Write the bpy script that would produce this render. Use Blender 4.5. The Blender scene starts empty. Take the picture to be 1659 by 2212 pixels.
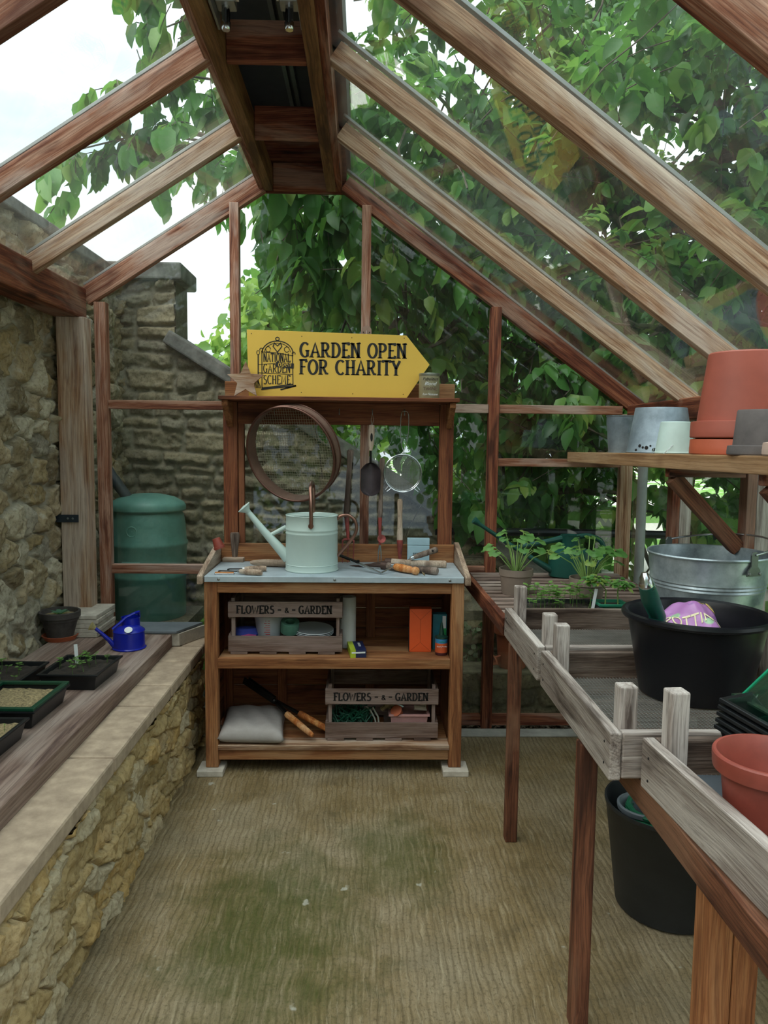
import bpy, math, random
import numpy as np
from mathutils import Matrix, Vector
R = random.Random(7)
C = bpy.context.scene.collection
PI = math.pi

# ---------------------------------------------------------------- camera, world, exposure
F, CX, CY, H = 1660.0, 829.5, 1106.0, 1.48      # focal length and centre for a 1659x2212 frame, eye height
def unit(v): v = np.array(v, float); return v/np.linalg.norm(v)
_y = unit([788-CX, CY-950, F])
_x = np.array([1, -.011, 0.]); _x = unit(_x - _x.dot(_y)*_y)
_z = np.cross(_x, _y); _z = _z if _z[1] > 0 else -_z
M3 = np.array([_x, _y, _z])
def P(px, py, X=None, Y=None, Z=None):
    """point of the line of sight through a photo pixel at a given world X, Y or Z"""
    d = M3 @ np.array([(px-CX)/F, (CY-py)/F, 1.])
    t = Y/d[1] if Y is not None else X/d[0] if X is not None else (Z-H)/d[2]
    return Vector((d*t + np.array([0, 0, H])).tolist())
cam = bpy.data.cameras.new('camera'); camo = bpy.data.objects.new('camera', cam); C.objects.link(camo)
cam.sensor_fit = 'VERTICAL'; cam.sensor_height = 36; cam.lens = 36*F/2212; cam.clip_start = .02
rt, up, fw = M3[:, 0], M3[:, 1], M3[:, 2]
camo.matrix_world = Matrix(((rt[0], up[0], -fw[0], 0), (rt[1], up[1], -fw[1], 0), (rt[2], up[2], -fw[2], H), (0, 0, 0, 1)))
sc = bpy.context.scene; sc.camera = camo
sc.view_settings.view_transform = 'Standard'; sc.view_settings.look = 'None'
sc.view_settings.gamma = 1; sc.view_settings.use_curve_mapping = False
sc.view_settings.exposure = 1.42
sc.cycles.transparent_max_bounces = 16; sc.cycles.max_bounces = 8; sc.cycles.adaptive_threshold = .03; sc.cycles.use_denoising = True

def hx(h):
    c = [int(h[i:i+2], 16)/255 for i in (0, 2, 4)]
    return tuple([(x/12.92 if x < .04045 else ((x+.055)/1.055)**2.4) for x in c] + [1])

class NT:
    def __init__(s, tree): s.t = tree; s.n = tree.nodes; s.l = tree.links
    def a(s, typ, **k):
        nd = s.n.new(typ)
        for q, v in k.items():
            if q == 'i':
                for kk, vv in v.items():
                    if hasattr(vv, 'is_output') or isinstance(vv, bpy.types.NodeSocket): s.l.new(vv, nd.inputs[kk])
                    else: nd.inputs[kk].default_value = vv
            else: setattr(nd, q, v)
        return nd
    def noise(s, vec, scale=5, detail=4, rough=.6, dist=0):
        return s.a('ShaderNodeTexNoise', i={'Vector': vec, 'Scale': scale, 'Detail': detail, 'Roughness': rough, 'Distortion': dist}).outputs['Fac']
    def ramp(s, fac, stops, interp='LINEAR'):
        r = s.a('ShaderNodeValToRGB', i={'Fac': fac}); e = r.color_ramp; e.interpolation = interp
        while len(e.elements) < len(stops): e.elements.new(.5)
        for el, (p, c) in zip(e.elements, stops):
            el.position = p; el.color = hx(c) if isinstance(c, str) else (c, c, c, 1)
        return r.outputs['Color']
    def mix(s, f, a, b, mode='MIX'):
        m = s.a('ShaderNodeMix', data_type='RGBA', blend_type=mode)
        for idx, v in ((0, f), (6, a), (7, b)):
            if isinstance(v, bpy.types.NodeSocket): s.l.new(v, m.inputs[idx])
            elif idx == 0: m.inputs[0].default_value = v
            else: m.inputs[idx].default_value = hx(v) if isinstance(v, str) else v
        return m.outputs[2]
    def math(s, op, a, b=0., c=0.):
        m = s.a('ShaderNodeMath', operation=op)
        for idx, v in ((0, a), (1, b), (2, c)):
            if isinstance(v, bpy.types.NodeSocket): s.l.new(v, m.inputs[idx])
            else: m.inputs[idx].default_value = v
        return m.outputs[0]
    def vmath(s, op, a, b):
        m = s.a('ShaderNodeVectorMath', operation=op)
        for idx, v in ((0, a), (1, b)):
            if isinstance(v, bpy.types.NodeSocket): s.l.new(v, m.inputs[idx])
            else: m.inputs[idx].default_value = v
        return m.outputs[0]

w = bpy.data.worlds.new('sky'); sc.world = w; w.use_nodes = True
n = NT(w.node_tree); n.n.clear()
tc = n.a('ShaderNodeTexCoord').outputs['Generated']
st = n.vmath('MULTIPLY', tc, (1, 1, 2.2))
cl = n.noise(st, 2.3, 5, .55)
col = n.ramp(cl, [(.30, '8fa9bd'), (.44, 'b4c3cc'), (.56, 'd0d6d6')])
el = n.a('ShaderNodeSeparateXYZ', i={0: tc}).outputs[2]
stg_ = n.math('ADD', n.math('MULTIPLY', n.math('MAXIMUM', el, 0.), 1.5), .55)
bg = n.a('ShaderNodeBackground', i={'Color': col, 'Strength': stg_})
n.l.new(bg.outputs[0], n.a('ShaderNodeOutputWorld').inputs[0])
SUN = bpy.data.lights.new('soft_sun', 'SUN'); SUN.energy = 1.5; SUN.angle = math.radians(70); SUN.color = (1, .98, .95)
so = bpy.data.objects.new('soft_sun', SUN); C.objects.link(so)
so.rotation_euler = Vector((.75, .55, -1.1)).to_track_quat('-Z', 'Y').to_euler()

# ---------------------------------------------------------------- materials
MATS = {}
def newmat(name):
    m = bpy.data.materials.new(name); m.use_nodes = True; t = NT(m.node_tree); t.n.clear()
    b = t.a('ShaderNodeBsdfPrincipled'); o = t.a('ShaderNodeOutputMaterial'); t.l.new(b.outputs[0], o.inputs[0])
    return m, t, b, o
def bump(t, b, h, strength=.3, dist=.002):
    bp = t.a('ShaderNodeBump', i={'Height': h, 'Strength': strength, 'Distance': dist}); t.l.new(bp.outputs[0], b.inputs['Normal'])
def ocoord(t, seeded=True):
    c = t.a('ShaderNodeTexCoord').outputs['Object']
    if not seeded: return c
    r = t.a('ShaderNodeObjectInfo').outputs['Random']
    return t.vmath('ADD', c, t.vmath('MULTIPLY', t.a('ShaderNodeCombineXYZ', i={'X': r, 'Y': r, 'Z': r}).outputs[0], (37, 53, 71)))
def plain(name, col, rough=.5, metal=0., var=.12, nscale=12, bumpk=.1, col2=None, spec=.5, trans=0.):
    """painted, plastic, metal or ceramic surface with uneven tone"""
    if name in MATS: return MATS[name]
    m, t, b, o = newmat(name); c = ocoord(t)
    nz = t.noise(c, nscale, 6, .65)
    c1 = hx(col); dk = tuple([x*(1-var*2) for x in c1[:3]] + [1]); lt = tuple([min(1, x*(1+var*1.5)) for x in c1[:3]] + [1])
    if col2: dk = hx(col2)
    base = t.mix(t.ramp(nz, [(.3, 0.), (.7, 1.)]), dk, lt)
    t.l.new(base, b.inputs['Base Color']); b.inputs['Roughness'].default_value = rough; b.inputs['Metallic'].default_value = metal
    b.inputs['Specular IOR Level'].default_value = spec
    if trans: b.inputs['Transmission Weight'].default_value = trans
    if bumpk: bump(t, b, t.noise(c, nscale*8, 3, .6), bumpk, .001)
    MATS[name] = m; return m
WOODS = {  # dark streak, mid, light, silvery
    'cedar': ('4a2115', '8c5a42', 'b08872', 'b9a89c'),
    'cedar_dark': ('2c120a', '6b3521', '935a3e', 'a08372'),
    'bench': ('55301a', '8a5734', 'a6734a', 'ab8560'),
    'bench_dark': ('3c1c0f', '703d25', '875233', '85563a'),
    'crate': ('4a3932', '715b50', '88736a', '998780'),
    'tray': ('4a3f39', '91857d', 'b3a9a1', 'c8c0b9'),
    'slat': ('30211c', '6e5a50', '938076', 'a89a90'),
    'plank': ('54413a', '836c60', '9c877a', 'a8988d'),
    'shelf': ('6b4a30', '94704d', 'ae8b67', 'b39675'),
    'post': ('55301c', '9c785c', 'bca187', 'c0b3a6'),
    'ridge': ('3e2513', '6b4a2a', '83603b', '8b6c48'),
    'handle': ('6b5546', '9d8672', 'b9a48f', 'c4b4a3'),
    'old_handle': ('372a23', '66554a', '86756a', '94857a'),
    'orange_handle': ('7a3c12', 'b5692f', 'cf9357', 'd6b084'),
    'leg': ('2a1610', '5c3624', '7d4f38', '8c6851'),
}
def wood(kind, ax='x', bumpk=.5, scale=1.):
    key = 'wood_%s_%s_%s' % (kind, ax, scale)
    if key in MATS: return MATS[key]
    m, t, b, o = newmat(key); c = ocoord(t); dk, md, lt, sv = WOODS[kind]
    def sc3(al, ac): return tuple(al*scale if q == ax else ac*scale for q in 'xyz')
    cwv = t.vmath('ADD', c, t.vmath('MULTIPLY', t.vmath('SUBTRACT', t.a('ShaderNodeTexNoise', i={'Vector': t.vmath('MULTIPLY', c, sc3(2.5, 6)), 'Scale': 1., 'Detail': 2.}).outputs['Color'], (.5, .5, .5)), (.03, .03, .03)))
    g1 = t.noise(t.vmath('MULTIPLY', cwv, sc3(2.0, 38)), 1.0, 6, .7, .3)
    g2 = t.noise(t.vmath('MULTIPLY', cwv, sc3(5, 240)), 1.0, 4, .7, .1)
    g3 = t.noise(t.vmath('MULTIPLY', cwv, sc3(1.5, 7.)), 1.0, 4, .6, .5)
    wv = t.a('ShaderNodeTexWave', wave_type='RINGS', rings_direction={'x': 'X', 'y': 'Y', 'z': 'Z'}[ax], wave_profile='SAW',
             i={'Vector': t.vmath('MULTIPLY', cwv, sc3(.9, 22)), 'Scale': 2.2, 'Distortion': 3.5, 'Detail': 2., 'Detail Scale': 1.0}).outputs['Fac']
    base = t.ramp(g1, [(.32, dk), (.45, md), (.60, lt)])
    base = t.mix(t.math('MULTIPLY', t.ramp(wv, [(.0, 1.), (.22, .25), (.5, 0.), (.93, 0.), (1., .8)]), .5), base, dk)
    base = t.mix(t.math('MULTIPLY', t.ramp(g3, [(.50, 0.), (.62, 1.)]), .62), base, sv)
    base = t.mix(t.math('MULTIPLY', t.ramp(g2, [(.36, 1.), (.50, 0.)]), .45), base, dk)
    base = t.mix(t.math('MULTIPLY', t.ramp(g3, [(.34, 1.), (.43, 0.)]), .75), base, dk)
    vor = t.a('ShaderNodeTexVoronoi', i={'Vector': t.vmath('MULTIPLY', cwv, sc3(2.2, 5.5)), 'Scale': 1.0}).outputs['Distance']
    base = t.mix(t.math('MULTIPLY', t.ramp(vor, [(.05, 1.), (.12, 0.)]), .8), base, dk)
    t.l.new(base, b.inputs['Base Color']); b.inputs['Roughness'].default_value = .72; b.inputs['Specular IOR Level'].default_value = .3
    hgt = t.math('ADD', t.math('MULTIPLY', g2, .5), t.math('ADD', g1, wv))
    bump(t, b, hgt, bumpk, .002)
    MATS[key] = m; return m
def glass_mat(name='greenhouse_glass', dirt=.02, tint=(.96, .98, .97, 1), f0=.04):
    m, t, b, o = newmat(name); t.n.remove(b)
    fac = t.a('ShaderNodeLayerWeight', i={'Blend': .5}).outputs['Facing']
    fr = t.math('ADD', t.math('MULTIPLY', t.math('POWER', fac, 5.), .9), f0)
    tr = t.a('ShaderNodeBsdfTransparent', i={'Color': tint}).outputs[0]
    gl = t.a('ShaderNodeBsdfGlossy', i={'Color': (1, 1, 1, 1), 'Roughness': .01}).outputs[0]
    mx = t.a('ShaderNodeMixShader', i={0: fr, 1: tr, 2: gl}).outputs[0]
    c = ocoord(t)
    df = t.a('ShaderNodeBsdfDiffuse', i={'Color': (.5, .52, .47, 1)}).outputs[0]
    tl = t.a('ShaderNodeBsdfTranslucent', i={'Color': (.62, .64, .6, 1)}).outputs[0]
    dd = t.a('ShaderNodeMixShader', i={0: .6, 1: df, 2: tl}).outputs[0]
    nz = t.ramp(t.noise(c, 2.2, 5, .65), [(.35, .25), (.75, 1.)])
    sp = t.ramp(t.noise(c, 60, 2, .5), [(.70, 0.), (.76, 1.)])
    dm = t.math('ADD', t.math('MULTIPLY', nz, dirt), t.math('MULTIPLY', sp, dirt*3.))
    t.l.new(t.a('ShaderNodeMixShader', i={0: dm, 1: mx, 2: dd}).outputs[0], o.inputs[0])
    return m
GLASS = glass_mat()
GLASS_ROOF = glass_mat('greenhouse_roof_glass', .03, (.95, .975, .96, 1), .05)
def stone_mat(name, cols, mortar, spots='c9c6b8', rough_b=.5):
    m, t, b, o = newmat(name); c = ocoord(t, False)
    at = t.a('ShaderNodeAttribute', attribute_name='tint').outputs['Fac']
    mo = t.a('ShaderNodeAttribute', attribute_name='mortar').outputs['Fac']
    nz = t.noise(c, 9, 8, .7); nf = t.noise(c, 70, 5, .7)
    base = t.ramp(t.math('ADD', t.math('MULTIPLY', at, .75), t.math('MULTIPLY', nz, .28)), [(i/(len(cols)-1)*.9+.05, q) for i, q in enumerate(cols)])
    base = t.mix(t.math('MULTIPLY', t.ramp(t.noise(c, 22, 6, .7), [(.54, 0.), (.68, 1.)]), .55), base, spots)
    base = t.mix(t.ramp(nf, [(.30, .55), (.52, 0.)]), base, cols[0], 'MULTIPLY')
    base = t.mix(mo, base, t.mix(nz, mortar, spots))
    t.l.new(base, b.inputs['Base Color']); b.inputs['Roughness'].default_value = .92; b.inputs['Specular IOR Level'].default_value = .2
    bump(t, b, t.math('ADD', t.math('MULTIPLY', nf, .6), nz), rough_b, .012)
    return m
def leaf_mat(name, cols, transl='7fa336', rough=.42):
    m, t, b, o = newmat(name); at = t.a('ShaderNodeAttribute', attribute_name='tint').outputs['Fac']
    base = t.ramp(at, [(i/(len(cols)-1), q) for i, q in enumerate(cols)])
    t.l.new(base, b.inputs['Base Color']); b.inputs['Roughness'].default_value = rough; b.inputs['Specular IOR Level'].default_value = .45
    tl = t.a('ShaderNodeBsdfTranslucent', i={'Color': t.mix(.5, base, transl)}).outputs[0]
    t.l.new(t.a('ShaderNodeMixShader', i={0: .5, 1: b.outputs[0], 2: tl}).outputs[0], o.inputs[0])
    return m
def label_mat(name, col): return plain(name, col, .6, var=.04, bumpk=0)

# ---------------------------------------------------------------- mesh helpers
def frame(p, d, upv=(0, 0, 1)):
    z = Vector(d).normalized(); u = Vector(upv)
    if abs(z.dot(u)) > .98: u = Vector((0, 1, 0))
    x = u.cross(z).normalized(); y = z.cross(x)
    return Matrix(((x.x, y.x, z.x, p[0]), (x.y, y.y, z.y, p[1]), (x.z, y.z, z.z, p[2]), (0, 0, 0, 1)))
class MB:
    def __init__(s): s.v = []; s.f = []
    def add(s, vs, fs, M=None):
        k = len(s.v)
        s.v += [tuple(M @ Vector(q)) if M is not None else tuple(q) for q in vs]; s.f += [tuple(i+k for i in q) for q in fs]; return s
    def box(s, x0, x1, y0, y1, z0, z1, M=None):
        vs = [(x, y, z) for z in (z0, z1) for x, y in ((x0, y0), (x1, y0), (x1, y1), (x0, y1))]
        return s.add(vs, [(3, 2, 1, 0), (4, 5, 6, 7), (0, 1, 5, 4), (1, 2, 6, 5), (2, 3, 7, 6), (3, 0, 4, 7)], M)
    def bar(s, p0, p1, w, h, upv=(0, 0, 1)):
        p0 = Vector(p0); p1 = Vector(p1); M = frame(p0, p1-p0, upv)
        return s.box(-w/2, w/2, -h/2, h/2, 0, (p1-p0).length, M)
    def prism(s, poly, a, b, plane='xz', M=None):
        """closed outline extruded between a and b along the axis left over"""
        k = len(poly); mp = {'xz': lambda u, v, t: (u, t, v), 'xy': lambda u, v, t: (u, v, t), 'yz': lambda u, v, t: (t, u, v)}[plane]
        vs = [mp(u, v, a) for u, v in poly] + [mp(u, v, b) for u, v in poly]
        fs = [tuple(range(k)), tuple(range(2*k-1, k-1, -1))] + [(i, i+k, (i+1) % k + k, (i+1) % k) for i in range(k)]
        return s.add(vs, fs, M)
    def tube(s, pts, r, seg=8, cap=True, closed=False):
        pts = [Vector(p) for p in pts]; k = len(pts); rs = r if isinstance(r, (list, tuple)) else [r]*k
        vs = []; up_ = None
        for i, p in enumerate(pts):
            d = (pts[(i+1) % k] - pts[i-1]) if closed else (pts[min(i+1, k-1)] - pts[max(i-1, 0)])
            d.normalize()
            if up_ is None:
                up_ = Vector((0, 0, 1)) if abs(d.z) < .9 else Vector((1, 0, 0))
            x = up_.cross(d)
            if x.length < 1e-5: x = Vector((1, 0, 0)).cross(d)
            x.normalize(); y = d.cross(x); up_ = y
            for j in range(seg):
                a = 2*PI*j/seg; vs.append(p + (x*math.cos(a) + y*math.sin(a))*rs[i])
        fs = []
        for i in range(k if closed else k-1):
            for j in range(seg):
                a = i*seg+j; b = i*seg+(j+1) % seg; c = ((i+1) % k)*seg
                fs.append((a, b, c+(j+1) % seg, c+j))
        if cap and not closed: fs += [tuple(range(seg-1, -1, -1)), tuple(range((k-1)*seg, k*seg))]
        return s.add(vs, fs)
    def lathe(s, prof, seg=32, M=None, sx=1, sy=1):
        vs = []; k = len(prof)
        for r, z in prof:
            for j in range(seg):
                a = 2*PI*j/seg; vs.append((r*math.cos(a)*sx, r*math.sin(a)*sy, z))
        fs = [(i*seg+j, i*seg+(j+1) % seg, (i+1)*seg+(j+1) % seg, (i+1)*seg+j) for i in range(k-1) for j in range(seg)]
        op_ = prof[0] != prof[-1]
        if op_ and prof[0][0] > 0: fs.append(tuple(range(seg-1, -1, -1)))
        if op_ and prof[-1][0] > 0: fs.append(tuple(range((k-1)*seg, k*seg)))
        return s.add(vs, fs, M)
    def build(s, name, m, parent=None, smooth=False, bev=0., loc=None, rot=None, crease=35):
        me = bpy.data.meshes.new(name); me.from_pydata(s.v, [], s.f); me.materials.append(m)
        me.validate()
        if smooth:
            me.polygons.foreach_set('use_smooth', [True]*len(me.polygons))
            try: me.set_sharp_from_angle(angle=math.radians(crease))
            except Exception: pass
        o = bpy.data.objects.new(name, me); C.objects.link(o)
        if parent: o.parent = parent
        if loc is not None: o.location = loc
        if rot is not None: o.rotation_euler = rot
        if bev:
            b = o.modifiers.new('bevel', 'BEVEL'); b.width = bev; b.segments = 2; b.limit_method = 'ANGLE'; b.angle_limit = .6
        return o
def thing(name, label, cat, loc=(0, 0, 0), rz=0., group=None, rot=None):
    o = bpy.data.objects.new(name, None); C.objects.link(o); o.empty_display_size = .05
    o.location = loc; o.rotation_euler = rot if rot is not None else (0, 0, rz); o['label'] = label; o['category'] = cat
    if group: o['group'] = group
    return o
def tag(o, label, cat, group=None, kind=None):
    o['label'] = label; o['category'] = cat
    if group: o['group'] = group
    if kind: o['kind'] = kind
    return o
def struct(name, loc=(0, 0, 0)):
    o = bpy.data.objects.new(name, None); C.objects.link(o); o.location = loc; o['kind'] = 'structure'; return o
def beam(name, p0, p1, w_, h_, m, parent=None, upv=(0, 0, 1), bev=.002, loc=(0, 0, 0)):
    """a straight timber: local X runs along it, width across, height towards upv"""
    p0 = Vector(p0)-Vector(loc); p1 = Vector(p1)-Vector(loc); x = (p1-p0).normalized(); z = Vector(upv) - x*Vector(upv).dot(x); z.normalize(); y = z.cross(x)
    L = (p1-p0).length
    o = MB().box(0, L, -w_/2, w_/2, -h_/2, h_/2).build(name, m, parent, bev=bev)
    o.matrix_local = Matrix(((x.x, y.x, z.x, p0.x), (x.y, y.y, z.y, p0.y), (x.z, y.z, z.z, p0.z), (0, 0, 0, 1)))
    return o
def fastmesh(name, V, F4, m, parent=None, attrs=None, smooth=False, F3=None):
    """mesh from arrays; attrs: name -> per-vertex float array"""
    me = bpy.data.meshes.new(name); me.vertices.add(len(V)); me.vertices.foreach_set('co', V.astype('f').ravel())
    fl = [(F4, 4)] + ([(F3, 3)] if F3 is not None and len(F3) else [])
    li = np.concatenate([f.ravel() for f, _ in fl]); tot = np.concatenate([np.full(len(f), k) for f, k in fl])
    me.loops.add(len(li)); me.loops.foreach_set('vertex_index', li.astype('i'))
    me.polygons.add(len(tot)); st_ = np.concatenate([[0], np.cumsum(tot)[:-1]])
    me.polygons.foreach_set('loop_start', st_.astype('i')); me.polygons.foreach_set('loop_total', tot.astype('i'))
    if smooth: me.polygons.foreach_set('use_smooth', np.ones(len(tot), bool))
    me.update(calc_edges=True); me.materials.append(m)
    for k, a in (attrs or {}).items():
        me.attributes.new(k, 'FLOAT', 'POINT').data.foreach_set('value', a.astype('f').ravel())
    o = bpy.data.objects.new(name, me); C.objects.link(o)
    if parent: o.parent = parent
    return o
def vnoise(u, v, sc_, seed):
    """smooth value noise in -1..1"""
    rg = np.random.RandomState(seed); g = rg.rand(64, 64)*2-1
    x = u*sc_; y = v*sc_; xi = np.floor(x).astype(int); yi = np.floor(y).astype(int); fx = x-xi; fy = y-yi
    fx = fx*fx*(3-2*fx); fy = fy*fy*(3-2*fy)
    def G(i, j): return g[i % 64, j % 64]
    return (G(xi, yi)*(1-fx)+G(xi+1, yi)*fx)*(1-fy) + (G(xi, yi+1)*(1-fx)+G(xi+1, yi+1)*fx)*fy
def rubble(name, u0, u1, v0, v1, res, rh, rw, amp, joint, seed, mp, m, parent=None, keep=None, warp=.035, mort_d=.4):
    """a stone face as real relief; mp(u, v, h) gives the place of each point, keep(u, v) masks the outline"""
    nu = int((u1-u0)/res); nv = int((v1-v0)/res)
    U, V = np.meshgrid(np.linspace(u0, u1, nu), np.linspace(v0, v1, nv), indexing='ij')
    Uw = U + warp*vnoise(U, V, 5, seed) + warp*.35*vnoise(U, V, 17, seed+1) + .004*vnoise(U, V, 60, seed+8)
    Vw = V + warp*.8*vnoise(U, V, 3.5, seed+2) + warp*.3*vnoise(U, V, 15, seed+3) + .004*vnoise(U, V, 55, seed+9)
    rg = np.random.RandomState(seed); rows = [v0-.2]
    while rows[-1] < v1+.2: rows.append(rows[-1]+rg.uniform(*rh))
    rows = np.array(rows); ri = np.clip(np.searchsorted(rows, Vw)-1, 0, len(rows)-2)
    dv = np.minimum(Vw-rows[ri], rows[ri+1]-Vw)
    du = np.zeros_like(U); sid = np.zeros_like(U, int)
    for r in range(len(rows)-1):
        cs = [u0-.3-rg.uniform(0, .2)]; rr = rows[r+1]-rows[r]
        while cs[-1] < u1+.3: cs.append(cs[-1]+rg.uniform(*rw)*(.6+rr/rh[1]*.6))
        cs = np.array(cs); mk = ri == r; ci = np.clip(np.searchsorted(cs, Uw[mk])-1, 0, len(cs)-2)
        du[mk] = np.minimum(Uw[mk]-cs[ci], cs[ci+1]-Uw[mk]); sid[mk] = ci+r*211
    a = np.clip(du/(joint*2.6), 0, 1); b = np.clip(dv/(joint*2.2), 0, 1)
    e = 1-np.minimum(1, ((1-a)**3+(1-b)**3)**(1/3.))
    e2 = np.clip((e-.22)/.5, 0, 1); prof = e2*e2*(3-2*e2)
    rnd = rg.rand(400000); sr = rnd[sid*7 % 400000]; st2 = rnd[(sid*13+5) % 400000]
    tiltu = rnd[(sid*17+3) % 400000]-.5; tiltv = rnd[(sid*19+9) % 400000]-.5
    hh = prof*amp*(.45+.75*sr) + prof*amp*.6*(vnoise(U, V, 14, seed+4)*.5+vnoise(U, V, 34, seed+5)*.35+vnoise(U, V, 80, seed+6)*.2)
    hh += prof*amp*(np.sin(Uw*40+sid)*tiltu*.3+np.sin(Vw*50+sid)*tiltv*.4)
    hh += (1-prof)*amp*.18*vnoise(U, V, 60, seed+7)
    mort = np.clip(1-prof*2.2, 0, 1)*mort_d
    Pt = np.stack(mp(U, V, hh), -1).reshape(-1, 3)
    idx = np.arange(nu*nv).reshape(nu, nv)
    q = np.stack([idx[:-1, :-1], idx[1:, :-1], idx[1:, 1:], idx[:-1, 1:]], -1).reshape(-1, 4)
    if keep is not None:
        kk = keep(U, V).ravel(); q = q[kk[q].all(1)]
    return fastmesh(name, Pt, q, m, parent, {'tint': st2, 'mortar': mort}, smooth=True)
def rubble2(name, u0, u1, v0, v1, res, cu_, cv_, amp, joint, seed, mp, m, parent=None, drop=.25, jit=.42, flat=.5, mort_d=.9, pw=2.6):
    """random rubble: irregular stones of mixed size, real relief"""
    nu = int((u1-u0)/res); nv = int((v1-v0)/res); rg = np.random.RandomState(seed)
    U, V = np.meshgrid(np.linspace(u0, u1, nu), np.linspace(v0, v1, nv), indexing='ij')
    Uw = U + cu_*.14*vnoise(U, V, .9/cu_, seed) + cu_*.07*vnoise(U, V, 2.4/cu_, seed+1)+.004*vnoise(U, V, 60, seed+8); Vw = V + cv_*.16*vnoise(U, V, .8/cv_, seed+2) + cv_*.08*vnoise(U, V, 2.2/cv_, seed+3)+.004*vnoise(U, V, 55, seed+9)
    gu = int((u1-u0)/cu_)+6; gv_ = int((v1-v0)/cv_)+6
    su = rg.uniform(-jit, jit, (gu, gv_)); sv_ = rg.uniform(-jit, jit, (gu, gv_)); al = rg.rand(gu, gv_) > drop; wt_ = rg.uniform(.8, 1.25, (gu, gv_))
    cu0 = u0-3*cu_; cv0 = v0-3*cv_; ci = ((Uw-cu0)/cu_).astype(int); cj = ((Vw-cv0)/cv_).astype(int)
    d1 = np.full(U.shape, 9.); d2 = np.full(U.shape, 9.); sid = np.zeros(U.shape, int)
    for a in range(-2, 3):
        for b in range(-2, 3):
            i = np.clip(ci+a, 0, gu-1); j = np.clip(cj+b, 0, gv_-1); off = (j % 2)*.5
            pu = cu0+(i+.5+su[i, j]+off)*cu_; pv = cv0+(j+.5+sv_[i, j])*cv_
            d = ((np.abs(Uw-pu)/cu_)**pw+(np.abs(Vw-pv)/cv_)**pw)**(1/pw)*wt_[i, j]; d = np.where(al[i, j], d, 9.)
            c1 = d < d1; d2 = np.where(c1, d1, np.minimum(d2, d)); sid = np.where(c1, i*977+j, sid); d1 = np.where(c1, d, d1)
    e = np.clip((d2-d1)*cv_/joint/2.-.12, 0, 1); prof = e*e*(3-2*e)
    rnd = rg.rand(400000); sr = rnd[sid*7 % 400000]; st2 = rnd[(sid*13+5) % 400000]; tu = rnd[(sid*17+3) % 400000]-.5; tv = rnd[(sid*19+9) % 400000]-.5
    hh = prof*amp*(.4+.6*sr)+prof*amp*(.35*(1-flat))*(1-np.clip(d1*1.4, 0, 1))+prof*amp*flat*(.55*vnoise(U, V, 16, seed+4)+.4*vnoise(U, V, 38, seed+5)+.22*vnoise(U, V, 85, seed+6))
    hh += prof*amp*(tu*np.sin(Uw*9+sid)+tv*np.sin(Vw*11+sid))*.7+(1-prof)*amp*.2*vnoise(U, V, 50, seed+7)
    Pt = np.stack(mp(U, V, hh), -1).reshape(-1, 3); idx = np.arange(nu*nv).reshape(nu, nv)
    q = np.stack([idx[:-1, :-1], idx[1:, :-1], idx[1:, 1:], idx[:-1, 1:]], -1).reshape(-1, 4)
    return fastmesh(name, Pt, q, m, parent, {'tint': st2, 'mortar': np.clip(1-prof*1.8, 0, 1)*mort_d}, smooth=True)
def text(s_, size, M, m, parent, depth=.0006, name='lettering', shear=0., align='CENTER', sx=1.):
    cu = bpy.data.curves.new('t', 'FONT'); cu.body = s_; cu.size = size; cu.extrude = depth; cu.shear = shear; cu.align_x = align; cu.align_y = 'CENTER'
    o = bpy.data.objects.new('t', cu); C.objects.link(o); dg = bpy.context.evaluated_depsgraph_get(); dg.update()
    me = bpy.data.meshes.new_from_object(o.evaluated_get(dg)); bpy.data.objects.remove(o)
    me.transform(M @ Matrix.Diagonal((sx, 1, 1, 1))); me.materials.clear(); me.materials.append(m)
    q = bpy.data.objects.new(name, me); C.objects.link(q); q.parent = parent; return q
FR = Matrix(((1, 0, 0, 0), (0, 0, -1, 0), (0, 1, 0, 0), (0, 0, 0, 1)))       # text x->x, y->z, facing -Y
def T(*p): return Matrix.Translation(Vector(p))
def arc(cx, cy, rx, ry, a0, a1, k=12): return [(cx+rx*math.cos(math.radians(a0+(a1-a0)*i/k)), cy+ry*math.sin(math.radians(a0+(a1-a0)*i/k))) for i in range(k+1)]
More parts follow.
